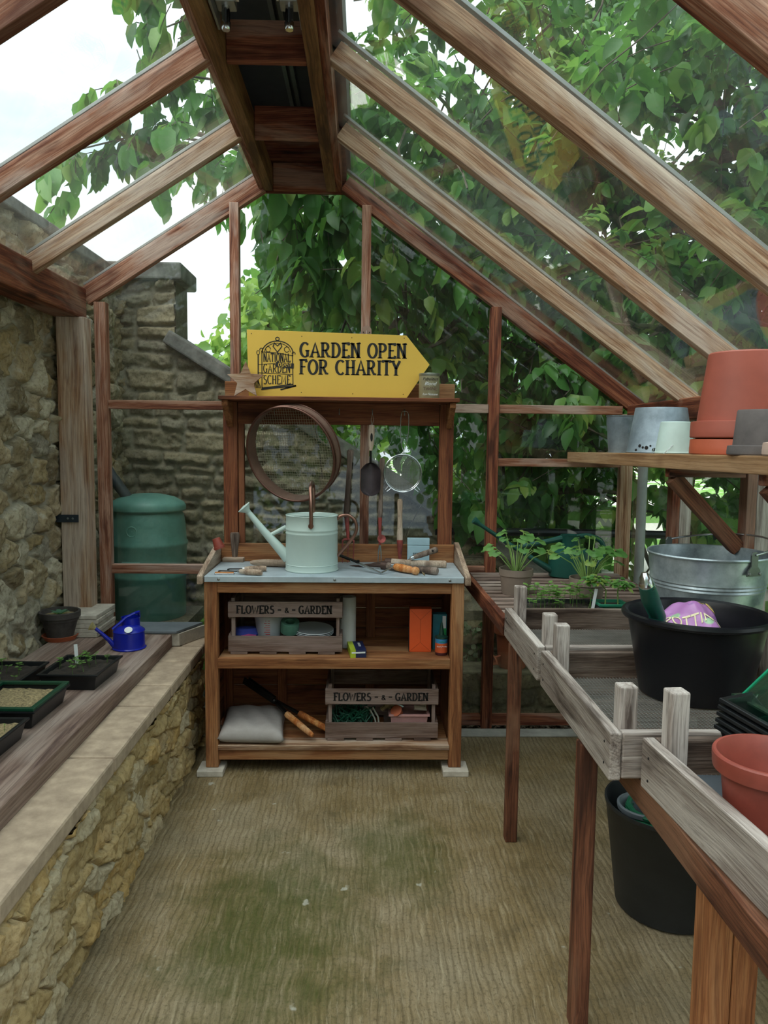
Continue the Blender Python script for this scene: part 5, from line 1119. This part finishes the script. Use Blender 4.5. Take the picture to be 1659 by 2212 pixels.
# wall thermometer on the centre mullion
tmx = P(792, 700, Y=3.81).x
th_ = thing('thermometer', 'narrow tan wall thermometer fixed to the centre mullion above the sign', 'thermometer', (tmx, 3.815, 1.82))
MB().prism([(-.024, 0), (.024, 0), (.024, .19)]+[(.024*math.cos(a), .19+.024*math.sin(a)) for a in [PI*i/8 for i in range(1, 8)]]+[(-.024, .19)], 0, .006).build('back_plate', plain('tan_plate', 'a08272', .5, bumpk=0), th_)
MB().tube([(0, -.002, .03), (0, -.002, .19)], .0022, 8).build('glass_tube', plain('tube_glass', 'c9b6ae', .1, bumpk=0), th_, True)
dm_ = MB()
for i in range(8):
    z = .02+i*.022
    for s_ in (-1, 1): dm_.box(s_*.013-.004, s_*.013+.004, -.0006, .0002, z, z+.0018)
    if i % 2: dm_.box(-.018, -.012, -.0006, .0002, z+.005, z+.011); dm_.box(.012, .018, -.0006, .0002, z+.005, z+.011)
dm_.build('scale_marks', inkm, th_)
# automatic vent openers under the ridge
chrome = plain('chrome', 'c9ccce', .18, 1., var=.05, bumpk=0)
for i, (px, py, l) in enumerate(((488, 22, 'left'), (625, 22, 'right'))):
    q = P(px, py, Y=2.35); sd = 1 if i else -1
    o_ = thing('vent_opener', 'metal roof vent opener with a chrome cylinder on the %s ridge board' % l, 'vent opener', q)
    MB().box(-.028, .028, -.03, .03, .01, .055).build('bracket', plain('cast_alloy', '9a9c9a', .4, .7), o_, bev=.004)
    MB().lathe([(0, -.055), (.011, -.055), (.014, -.05), (.014, -.035), (.012, -.033), (.012, .03), (0, .03)], 24).build('cylinder', chrome, o_, True)
    MB().lathe([(.006, 0), (.006, .075), (0, .075)], 12, frame((-.037, 0, .03), (1, 0, 0))).build('pin', chrome, o_, True)
    MB().box(*((.028, .036) if sd > 0 else (-.036, -.028)), -.16, .07, -.02, .09).build('mounting_plate', plain('plate_alloy', '8f9190', .4, .7), o_, bev=.002)

# ---------------------------------------------------------------- staging on the right with its trays
LG = wood('leg', 'z', .5)
sgx = .53
stg = thing('staging', 'brown slatted wooden staging on tall legs along the right side', 'staging', (0, 0, 0))
ZS = .80
for p in ((.555, 2.73), (.555, 1.82), (1.27, 3.75), (1.27, 1.82), (1.27, 2.73)):
    MB().box(p[0]-.022, p[0]+.022, p[1]-.022, p[1]+.022, 0, .745).build('leg', LG, stg, bev=.003)
lgt = wood('bench', 'z', .6)
MB().box(.621, .667, 1.28, 1.34, 0, .742).build('leg', lgt, stg, bev=.003); MB().box(.669, .715, 1.28, 1.34, 0, .742).build('leg', lgt, stg, bev=.003)
beam('front_rail', (.512, 3.80, .795), (.528, 2.79, .795), .024, .065, wood('cedar_dark'), stg)
beam('front_rail', (.604, 2.79, .732), (.607, .5, .732), .024, .062, wood('leg'), stg)
beam('back_rail', (1.285, 3.80, .785), (1.285, .5, .785), .024, .06, wood('leg'), stg)
beam('end_rail', (.525, 3.79, .782), (1.28, 3.79, .782), .024, .05, wood('leg'), stg)
for i in range(13):
    y = 3.755-i*.077
    beam('slat', (.530, y, .818), (1.27, y, .818), .05, .018, wood('slat', 'x', .6), stg)
for i in range(12):
    y = 2.70-i*.17
    beam('bearer', (.62, y, .752), (1.27, y, .752), .05, .018, wood('leg', 'x'), stg)
TW = wood('tray', 'x', .8); TZ = wood('tray', 'z', .8); wire = plain('galv_wire', '8a8781', .5, .5, var=.1, bumpk=0)
def sieve_tray(label, x0, x1, y0, y1, skew, h, zb_, postcol='tray', mesh=True, ph=.10):
    o_ = thing('potting_tray', label, 'tray', (x0, y0, zb_), skew, 'wire bottomed trays on the staging'); w_ = x1-x0; d = y1-y0; bt_ = .026
    MB().box(0, bt_, 0, d, 0, h).build('side_board', wood('tray', 'y', .8), o_, bev=.004)
    MB().box(w_-bt_, w_, 0, d, 0, h).build('side_board', wood('tray', 'y', .8), o_, bev=.004)
    MB().box(bt_+.001, w_-bt_-.001, 0, bt_, 0.004, h).build('end_board', wood('tray' if postcol == 'tray' else 'old_handle', 'x', .9), o_, bev=.004)
    MB().box(bt_+.001, w_-bt_-.001, d-bt_, d, 0.004, h).build('end_board', wood('old_handle', 'x', .9), o_, bev=.004)
    for x in (bt_+.001, w_-bt_-.041):
        for y in (bt_+.001, d-bt_-.041): MB().box(x, x+.04, y, y+.04, .035, h+ph)  .build('corner_post', wood('tray', 'z', .7, 1.3), o_, bev=.004)
    if mesh:
        mb = MB(); s_ = .0095; k = int((w_-2*bt_)/s_)
        for i in range(1, k): mb.box(bt_+i*s_-.0009, bt_+i*s_+.0009, bt_, d-bt_, .030, .0318)
        k = int((d-2*bt_)/s_)
        for i in range(1, k): mb.box(bt_, w_-bt_, bt_+i*s_-.0009, bt_+i*s_+.0009, .0318, .0336)
        mb.build('wire_mesh', wire, o_)
        for f in (.33, .66): MB().box(bt_, w_-bt_, d*f-.012, d*f+.012, .006, .028).build('cross_batten', wood('old_handle', 'x'), o_)
    for y in (.035, d-.035):
        for z in (h*.25, h*.7): MB().lathe([(.003, 0), (.003, .0012), (0, .0014)], 8, frame((0, y, z), (-1, 0, 0))).build('nail', inkm, o_)
    return o_
sieve_tray('weathered grey wooden tray with mesh bottom, farthest of the three on the staging', .520, 1.225, 2.235, 2.77, 0, .105, .766, ph=.09)
sieve_tray('weathered grey wooden tray with mesh bottom under the black tub, middle of three', .522, 1.225, 1.555, 2.195, 0, .105, .766, ph=.09)
sieve_tray('weathered grey wooden tray nearest the camera, with a slate and red pot on it', .627, 1.27, .86, 1.53, .071, .105, .768, ph=.115)
o_ = MB().box(-.09, .12, -.10, .10, 0, .008).build('slate_board', plain('dark_slate', '4a5056', .5, var=.1, nscale=6), None, bev=.001, loc=(.745, 1.385, .802), rot=(0, 0, -.05)); tag(o_, 'dark grey slate lying on the mesh of the nearest tray', 'slate')
chk = MB()
for k in range(9): chk.prism([(.01+.012*k/9, -.03+k*.006), (.012+.012*k/9, -.03+k*.006), (.024+.008*math.sin(k), -.022+k*.006), (.022+.008*math.sin(k), -.022+k*.006)], .0082, .0086, 'xy')
co = chk.build('chalk_scrawl', plain('chalk', '9a9ea2', .9, bumpk=0), o_)

# black tub with bag and planter
tbx, tby, tbz = .905, 2.03, .8
tub = thing('black_tub', 'big black plastic tub standing on the middle wire tray', 'tub', (tbx, tby, tbz+.0))
bp = plain('tub_black', '101116', .32, var=.12, nscale=5, bumpk=.05, spec=.35)
MB().lathe([(0, 0), (.135, 0), (.142, .004), (.178, .205), (.182, .207), (.193, .210), (.196, .216), (.194, .224), (.186, .227), (.178, .222), (.172, .205), (.138, .01), (0, .01)], 64).build('body', bp, tub, True)
bagm, t, b, o = newmat('compost_bag'); c = ocoord(t, False)
vv = t.a('ShaderNodeTexVoronoi', i={'Vector': c, 'Scale': 11.}).outputs['Distance']
base = t.mix(t.ramp(vv, [(.20, 1.), (.24, 0.)]), 'a36ea8', '8fb28c'); base = t.mix(t.ramp(t.noise(c, 14, 3), [(.56, 0.), (.6, .8)]), base, '7c4f90')
t.l.new(base, b.inputs['Base Color']); b.inputs['Roughness'].default_value = .35; bump(t, b, t.noise(c, 25, 4), .4, .004)
bg_ = thing('compost_bag', 'crumpled purple potting compost bag inside the black tub', 'bag', (tbx-.012, tby+.0, tbz+.012))
N = 36; vs = []; fs = []
def bagz(x, y):
    u = x/.098; v = y/.105; e = max(0, (1-abs(u)**5)*(1-abs(v)**6))
    return .02+e**.35*(.075+.125*math.sin(min(1, (y+.105)/.17)*PI/2)+.014*math.sin(u*3.2+.6)+.008*math.sin(u*7+v*4)+.006*math.sin(v*9-u*3))-(.03 if e <= 0 else 0)
for i in range(N+1):
    for k in range(N+1): x, y = (i/N*2-1)*.098, (k/N*2-1)*.105; vs.append((x, y, bagz(x, y)))
for i in range(N):
    for k in range(N): a = i*(N+1)+k; fs.append((a, a+N+1, a+N+2, a+1))
MB().add(vs, fs).build('bag', bagm, bg_, True, crease=60)
cream = plain('cream_print', 'd9cfa8', .5, bumpk=0)
def drape(o_):
    for q in o_.data.vertices: q.co.z = bagz(q.co.x, q.co.y)+.0022+q.co.z
drape(text('POTTING', .036, T(.0, -.015, 0) @ Matrix.Rotation(-.18, 4, 'Z'), cream, bg_, .0004))
drape(text('Co', .055, T(.05, .052, 0) @ Matrix.Rotation(-.25, 4, 'Z'), plain('yellow_print', 'cdb768', .5), bg_, .0004))
bp_ = thing('bulb_planter', 'green handled planter with a shiny metal end leaning in the black tub', 'tool', (0, 0, 0))
pa = P(1420, 1330, Y=2.0); pb_ = P(1396, 1262, Y=1.93); pc = P(1392, 1240, Y=1.93)
base_ = Vector((tbx-.11, tby-.02, tbz+.02))
MB().tube([base_, pa, pa.lerp(pb_, .55)+Vector((-.003, 0, 0)), pb_], [.018, .022, .0235, .020], 20).build('grip', plain('deep_green_rubber', '1c5a4c', .4, var=.1), bp_, True)
MB().tube([pb_+(pa-pb_)*.08, pb_, pb_.lerp(pc, .6), pc+Vector((0, 0, .004))], [.0205, .0195, .016, .007], 20).build('metal_end', chrome, bp_, True)

# galvanised bucket
glv = plain('galvanised', 'a9b4b9', .36, .6, var=.28, nscale=9, bumpk=.15, col2='69757c'); glo = plain('old_galvanised', '7f8b93', .5, .55, var=.25, nscale=9, bumpk=.15, col2='636e76')
gb_ = thing('galvanised_bucket', 'wide galvanised bucket with a bail handle behind the black tub', 'bucket', (1.13, 2.47, .828))
MB().lathe([(0, .006), (.150, .006), (.150, 0), (.154, 0), (.158, .03), (.1735, .185), (.1775, .190), (.1755, .196), (.179, .201), (.177, .207), (.1805, .212), (.179, .22), (.187, .290), (.191, .292), (.1925, .296), (.190, .300), (.186, .298), (.170, .15), (.152, .012), (0, .012)], 72).build('body', glv, gb_, True)
dks = plain('lug_steel', '6c716f', .4, .8, var=.2)
for a in (math.radians(-72), math.radians(108)):
    d_ = Vector((math.cos(a), math.sin(a), 0)); q = d_*.191+Vector((0, 0, .27)); fr_ = frame(q, d_)
    lug = MB().prism([(-.028, -.02), (.028, -.02), (.022, .0), (.013, .01), (.013, .045), (.007, .055), (-.007, .055), (-.013, .045), (-.013, .01), (-.022, 0)], -.002, .004, 'xy', fr_).build('lug', dks, gb_, bev=.001)
    for s_ in (-1, 1): MB().lathe([(.005, 0), (.004, .004), (0, .005)], 10, frame(fr_ @ Vector((s_*.02, -.012, .004)), d_)).build('rivet', alu, lug)
a = math.radians(-72); e1 = Vector((math.cos(a), math.sin(a), 0)); pr_ = Vector((-e1.y, e1.x, 0))
MB().tube([e1*(.196*math.cos(q))+pr_*(.196*math.sin(q))+Vector((0, 0, .315+.03*math.sin(q))) for q in [PI*i/20 for i in range(21)]], .0035, 8).build('bail', stl, gb_, True)

# nearest tray: seed tray stack, propagator lid, red pot
for i in range(5):
    o_ = traybody(MB(), .23, .34, .05, .003, .015).build('seed_tray', blackp, None, bev=.0015, loc=(.885+.002*i, 1.375, .842+i*.0135), rot=Matrix.Rotation(.43, 3, 'Z').to_4x4().to_euler() if False else (.17, 0, .43)); tag(o_, 'empty black seed tray, %s in the nested stack under the green lid' % ('lowest', 'second lowest', 'middle one', 'second highest', 'topmost')[i], 'seed tray', 'nested empty seed trays')
gg = glass_mat('green_clear_plastic', .10, (.30, .78, .58, 1), .07)
for k, (dx, dz, rz) in enumerate(((0, 0, .5),)):
    pl_ = thing('propagator_lid', 'clear green plastic propagator lid resting on the black tray stack', 'lid', (.925, 1.375, .958), .12)
    w0, d0, w1, d1, h_ = .12, .17, .085, .13, .075; r0 = [(-w0, -d0), (w0, -d0), (w0, d0), (-w0, d0)]; r1 = [(-w1, -d1), (w1, -d1), (w1, d1), (-w1, d1)]
    def lid(off): return [(x*(1+off), y*(1+off), -.0) for x, y in r0]
    vs = [(x*1.12, y*1.09, 0) for x, y in r0]+[(x*1.12, y*1.09, .004) for x, y in r0]+[(x, y, .004) for x, y in r0]+[(x, y, h_) for x, y in r1]
    mb = MB().add(vs, [(j, (j+1) % 4, 4+(j+1) % 4, 4+j) for j in range(4)]+[(4+j, 4+(j+1) % 4, 8+(j+1) % 4, 8+j) for j in range(4)]+[(8+j, 8+(j+1) % 4, 12+(j+1) % 4, 12+j) for j in range(4)]+[(12, 13, 14, 15)])
    lo = mb.build('dome', gg, pl_); so_ = lo.modifiers.new('thick', 'SOLIDIFY'); so_.thickness = .0015
    rb = MB()
    for q in range(4):
        a_, b_ = r1[q], r1[(q+1) % 4]; rb.tube([(*a_, h_), (*b_, h_)], .0035, 6)
        rb.tube([(r0[q][0], r0[q][1], .004), (*a_, h_)], .0035, 6)
    rb.build('ribs', plain('green_rib', '1f8f68', .25, bumpk=0), pl_, True)
plt = plain('pot_plastic', '8a4034', .5, bumpk=0)
def flowerpot(name, label, loc, r, h, m, rim=.28, up=True, cat='plant pot', group=None, taper=.72, lip=.012, hole=True, rot=None, soil=False):
    """round pot; upside down when up is False"""
    o_ = thing(name, label, cat, loc, group=group, rot=rot); rb_ = r*taper; hr = h*(1-rim); rm = rb_+(r-lip-rb_)*(hr/h)
    p = [(.012 if hole else 0, 0), (rb_*.97, 0), (rb_, .004), (rm, hr), (r-.002, hr+.002), (r-.001, hr+.006), (r-.0005, h*(1-rim*.5)), (r, h*(1-rim*.5)+.002), (r, h-.003), (r-.002, h), (r-.007, h), (r-.009, h-.004), (rm-.006, hr), (rb_-.005, .007), (.012 if hole else 0, .007)]
    M = None if up else T(0, 0, h) @ Matrix.Rotation(PI, 4, 'X')
    mb = MB().lathe(p, 56, M)
    if hole: mb.f = [f for f in mb.f if len(f) <= 4]; mb.f += [(j, (j+1) % 56, 14*56+(j+1) % 56, 14*56+j) for j in range(56)]
    mb.build('pot', m, o_, True, crease=30)
    if soil:
        MB().lathe([(0, h*.88), (r-.012, h*.87)], 28).build('compost', compost, o_)
    return o_
flowerpot('plastic_pot', 'red-brown plastic flowerpot nearest the camera on the staging', (.708, 1.265, .802), .096, .145, plt, .22, hole=False)

# ---- green watering can, geraniums, tray and little green pot on the slats
ZB = .8275
gc = thing('green_watering_can', 'dark green plastic watering can with a long spout on the staging slats', 'watering can', (1.0, 3.675, ZB))
dg = plain('can_green', '174a41', .35, var=.1, nscale=5, bumpk=.03)
MB().lathe([(0, 0), (.085, 0), (.095, .006), (.098, .10), (.094, .125), (.07, .140), (.0, .142)], 40, None, 1.05, .8).build('body', dg, gc, True)
MB().lathe([(.05, .13), (.045, .20), (.047, .205), (.043, .205), (.040, .13)], 32, T(.0, .0, 0)).build('filler', dg, gc, True)
MB().tube([(-.085, -.01, .03), (-.16, -.03, .075), (-.30, -.06, .16), (-.46, -.09, .265)], [.018, .014, .011, .009], 12).build('spout', dg, gc, True)
MB().lathe([(.009, -.01), (.016, .02), (.017, .03), (0, .032)], 16, frame((-.46, -.09, .265), (-.8, -.15, .6))).build('rose', dg, gc, True)
MB().tube([(-.26, -.05, .150), (-.10, -.02, .178), (-.03, 0, .19)], [.011, .013, .016], 10).build('brace', dg, gc, True)
MB().tube(spl([(.03, 0, .195), (.09, .0, .20), (.15, .0, .175), (.165, 0, .12), (.135, 0, .06), (.09, 0, .03)]), .0125, 12).build('handle', dg, gc, True)
taupe = plain('taupe_plastic', '84756a', .5, var=.06, bumpk=0)
GLF = leaf_mat('geranium_leaf', ['3f6d35', '588a45', '74a357', '9aa24c'], '86ad55')
gstem = plain('stem_green', '7d9a55', .6, bumpk=0)
def lobed(V, FF, A, c_, d, nrm_, r, tint, rg, jag=0.):
    """round scalloped leaf, slightly cupped"""
    d = Vector(d).normalized(); nn = Vector(nrm_).normalized(); s_ = d.cross(nn).normalized(); nn = s_.cross(d); k0 = len(V); K = 22
    V.append(tuple(c_)); A.append(tint*.8)
    for ring_, rr_ in ((0, .5), (1, 1.)):
        for i in range(K):
            a = 2*PI*(i+.5)/K; notch = .35 if abs(a-PI) < .22 else 1.; q = r*rr_*notch*(1+(.10+jag)*math.cos(a*7)*(ring_)+.03*rg.normal())
            p = Vector(c_)+d*(q*math.cos(a)+r*.55)+s_*q*math.sin(a)+nn*(r*(.10 if ring_ == 0 else .04)+ring_*r*.10*math.sin(a*5+tint*9)-.25*r*(ring_)*max(0, math.cos(a)))
            V.append(tuple(p)); A.append(min(1, tint+.12*ring_))
    for i in range(K):
        j = (i+1) % K; FF.append((k0, k0+1+i, k0+1+j, k0+1+j)); FF.append((k0+1+i, k0+1+K+i, k0+1+K+j, k0+1+j))
def geranium(label, loc, seed, r, h, nl, spread, hgt, lr, potm=taupe, jag=0., name='geranium', pot=True):
    o_ = thing(name, label, 'potted plant', loc, group=None)
    if pot:
        MB().lathe([(0, 0), (r*.78, 0), (r*.8, .004), (r*.94, h-.03), (r, h-.028), (r, h), (r-.004, h), (r-.006, h-.03), (0, h-.03)], 40).build('pot', potm, o_, True, crease=30); MB().lathe([(0, h-.012), (r-.008, h-.016)], 24).build('compost', compost, o_)
    rg = np.random.RandomState(seed); V = []; FF = []; A = []; stem = MB()
    for i in range(nl):
        a = 2.4*i+rg.rand()*.6; el = rg.uniform(.25, 1.0); rr_ = spread*math.sqrt((i+1)/nl)*rg.uniform(.75, 1.1); z1 = h+hgt*(1-.62*(rr_/spread)**1.5)*rg.uniform(.75, 1.05)
        c_ = Vector((math.cos(a)*rr_, math.sin(a)*rr_*.75, z1)); b0_ = Vector((math.cos(a)*.012, math.sin(a)*.012, h-.02))
        stem.tube([b0_, b0_.lerp(c_, .5)+Vector((0, 0, hgt*.12)), c_], [.003, .0024, .0017], 5)
        lobed(V, FF, A, c_, (math.cos(a), math.sin(a)*.8, -.25), (math.cos(a)*.35, math.sin(a)*.35-.35, 1), lr*rg.uniform(.65, 1.2), float(rg.uniform(.05, .85)), rg, jag)
    stem.build('stems', gstem, o_, True)
    me = bpy.data.meshes.new('leaves'); me.from_pydata(V, [], [f if f[2] != f[3] else f[:3] for f in FF]); me.materials.append(GLF); me.attributes.new('tint', 'FLOAT', 'POINT').data.foreach_set('value', np.array(A, 'f'))
    me.polygons.foreach_set('use_smooth', [True]*len(me.polygons)); q = bpy.data.objects.new('leaves', me); C.objects.link(q); q.parent = o_
    return o_
g1_ = P(1115, 1300, Z=ZB); geranium('geranium in a taupe pot behind the seedling tray, left of the green can', (.655, 3.25, ZB), 3, .073, .11, 17, .15, .18, .028)
geranium('taller geranium in a taupe pot in front of the green can', (.902, 3.04, ZB), 8, .072, .11, 22, .155, .19, .027)
sp = thing('square_pot_plant', 'feathery young plants in a small square green pot at the tray edge', 'potted plant', (.945, 2.875, ZB))
traybody(MB(), .10, .09, .045, .002, .012).build('pot', plain('pot_green', '1f7358', .4, bumpk=0), sp, bev=.001); MB().box(-.042, .042, -.037, .037, .03, .035).build('compost', compost, sp)
rg = np.random.RandomState(4); L = []; stm = MB()
for (bx_, by_, tx_, ty_, tz_) in ((-.02, 0, -.055, 0, .135), (.03, .0, .035, .0, .12)):
    stm.tube([(bx_, by_, .03), (bx_*.9, by_, .09), (tx_, ty_, tz_)], .0028, 6)
    for i in range(60):
        a = rg.rand()*6.3; rr_ = rg.uniform(.0, .05); L.append([tx_+math.cos(a)*rr_*.8, ty_+math.sin(a)*rr_*.6, tz_+rg.uniform(-.012, .014)-rr_*.25, math.cos(a), math.sin(a), rg.uniform(-.4, .2), 0, -.4, 1, rg.uniform(.018, .03), rg.rand()])
stm.build('stems', gstem, sp, True); foliage('leaves', L, GLF, sp, .28)
ttb = thing('seedling_tray', 'black tray of delicate seedlings with a white label on the staging slats', 'seed tray', (.755, 2.885, ZB), .0)
traybody(MB(), .27, .17, .035).build('tray', blackp, ttb, bev=.0015); V, F4 = soil_mesh(.25, .15, .022, .004, 77); fastmesh('compost', V, F4, compost, ttb)
rg = np.random.RandomState(11)
for i in range(34):
    s_ = bpy.data.objects.new('seedling', seedling_mesh(i % 5, .085, .019)); C.objects.link(s_); s_.parent = ttb
    s_.location = (rg.uniform(-.115, .115), rg.uniform(-.065, .065), .02); s_.rotation_euler = (0, 0, rg.uniform(0, 6.3)); q = rg.uniform(.35, 1.25); s_.scale = (.9, .9, q)
MB().box(-.006, .006, -.0006, .0006, 0, .09, T(.115, -.03, .01) @ Matrix.Rotation(.15, 4, 'Y')).build('plant_label', whitep, ttb)

# ---- under the staging
tg = thing('rubber_trug', 'scuffed black rubber trug on the floor under the staging', 'trug', (.99, 2.325, 0))
rb_ = plain('scuffed_rubber', '131517', .5, var=.5, nscale=16, bumpk=.25, col2='26292b')
MB().lathe([(0, 0), (.155, 0), (.165, .008), (.205, .33), (.209, .335), (.209, .345), (.203, .345), (.198, .33), (.158, .012), (0, .012)], 56).build('body', rb_, tg, True)
hz = MB(); hz.tube([(.11*math.cos(a*.5)*(1-.002*a), .11*math.sin(a*.5), .20+.010*a/6) for a in range(0, 60)], .009, 8)
hz = hz.build('garden_hose', plain('hose_green', '1f6b4c', .4), None, True, loc=(.95, 2.32, .03)); tag(hz, 'coiled green hose inside the black trug', 'hose')
flowerpot('grey_pot', 'grey plastic pot sitting in the black trug', (.905, 2.33, .205), .088, .13, plain('grey_pot_plastic', '6d757c', .4), .15, hole=False)
flowerpot('terracotta_pot', 'weathered terracotta pot on the stone step outside the gable behind the staging', (.825, 4.14, .24), .105, .235, tcr, .2, up=True)
for i, (x, y, rz) in enumerate(((.66, 4.10, .3), (.72, 4.07, 1.2))):
    o_ = MB().prism([(.06*math.cos(a), .06*math.sin(a)) for a in (0, .25, .5, .75, 1.)]+[(.05*math.cos(a), .05*math.sin(a)) for a in (1., .75, .5, .25, 0)], 0, .055-.015*i, 'xy').build('terracotta_shard', tcr, None, bev=.001, loc=(x, y, .262), rot=(1.2, .2, rz)); tag(o_, ('larger', 'smaller')[i]+' terracotta shard lying beside the pot outside the gable', 'shard')

# ---------------------------------------------------------------- high shelf on the right with its pots
hs_ = thing('high_shelf', 'thick tan plank shelf at eye level on diagonal wooden brackets, right side', 'shelf', (0, 0, 0))
SY0, SY1 = .9, 3.80
beam('plank', (1.148, SY1, 1.430-.024), (1.135, SY0, 1.462-.024), .285, .048, wood('shelf', 'x', .4, .7), hs_, bev=.003)
for y in (2.59, 1.965, 1.34):
    zt = 1.40+(3.8-y)*.011
    beam('arm', (1.03, y, zt-.027), (1.292, y, zt-.027), .04, .042, wood('cedar_dark'), hs_)
    beam('brace', (1.05, y-.0, zt-.05), (1.285, y, 1.12), .038, .05, wood('leg'), hs_)
def zsh(y): return 1.431+(SY1-y)*.011
ys = 3.40; q = thing('galvanised_pail', 'small dull galvanised pail at the far end of the high shelf', 'pail', (1.145, ys, zsh(ys)))
MB().lathe([(0, 0), (.060, 0), (.064, .05), (.068, .10), (.072, .125), (.0725, .158), (.075, .160), (.075, .163), (.072, .163), (.064, .07), (.058, .006), (0, .006)], 44).build('body', glo, q, True)
rb = MB()
for z in (.085, .095, .105): rb.box(.0, .052, -.0695, -.064, z, z+.003)
rb.box(.0, .003, -.071, -.064, .085, .108); rb.build('embossed_band', glo, q)
ys = 3.02; q = thing('tipped_galvanised_pail', 'rust-holed galvanised pail upside down on the high shelf', 'pail', (1.165, ys, zsh(ys)))
MB().lathe([(.126, 0), (.128, .004), (.124, .01), (.098, .175), (.096, .178), (0, .178), (0, .174), (.094, .172), (.122, .004), (.126, 0)], 48).build('body', glo, q, True)
rs_ = MB()
for i in range(9):
    a = math.radians(205+i*7); z = .012+.018*abs(math.sin(i*1.9)); r = .1262-z*.155; rs_.lathe([(.006+.004*math.sin(i*3), 0), (.0, .0012)], 9, frame((r*math.cos(a), r*math.sin(a), z), (math.cos(a), math.sin(a), .15)))
rs_.build('rust_hole', plain('rust_black', '120d0b', .9), q)
ys = 2.70; q = thing('mint_pail', 'pale mint pail upside down with its wire handle hanging over the shelf edge', 'pail', (1.095, ys, zsh(ys)))
MB().lathe([(.066, 0), (.068, .003), (.066, .006)] + sum([[(.0655-i*.0022, .012+i*.0145), (.0640-i*.0022, .018+i*.0145)] for i in range(6)], []) + [(.050, .11), (.048, .112), (0, .112)], 44).build('body', plain('mint_paint', 'b9cec8', .45, var=.04), q, True)
MB().tube([(-.062, .03, .02), (-.085, -.01, -.006), (-.088, -.045, -.018), (-.07, -.06, -.008), (-.03, -.058, .03)], .0013, 6).build('wire_handle', stl, q, True); MB().tube([(-.089, -.02, -.012), (-.087, -.045, -.018)], .006, 8).build('wooden_grip', wood('handle', 'y', .2), q, True)
plt2 = plain('terracotta_plastic', '9d4f3e', .5, var=.08, nscale=6, bumpk=.05); plt3 = plain('bright_terracotta_plastic', 'b4583b', .45, var=.05, bumpk=0)
ys = 2.32; flowerpot('large_pot', 'upper large terracotta pot, upside down over another on the high shelf', (1.15, ys, zsh(ys)+.050), .152, .255, plt2, .20, up=False, group='nested large pots')
flowerpot('large_pot', 'lower large terracotta pot showing only its rim on the high shelf', (1.15, ys, zsh(ys)), .152, .245, plt3, .195, up=False, group='nested large pots')
ys = 2.065; flowerpot('dark_grey_pot', 'dark grey clay pot upside down on the high shelf', (1.09, ys, zsh(ys)), .100, .122, plain('charcoal_clay', '615a58', .8, var=.15, nscale=7, bumpk=.1, col2='4b4544'), .22, up=False, taper=.78)
ys = 1.89; flowerpot('pink_pot', 'pale pinkish clay pot upside down at the near end of the high shelf', (1.073, ys, zsh(ys)), .078, .085, plain('pink_clay', 'b59c8e', .8, var=.06), .40, up=False)
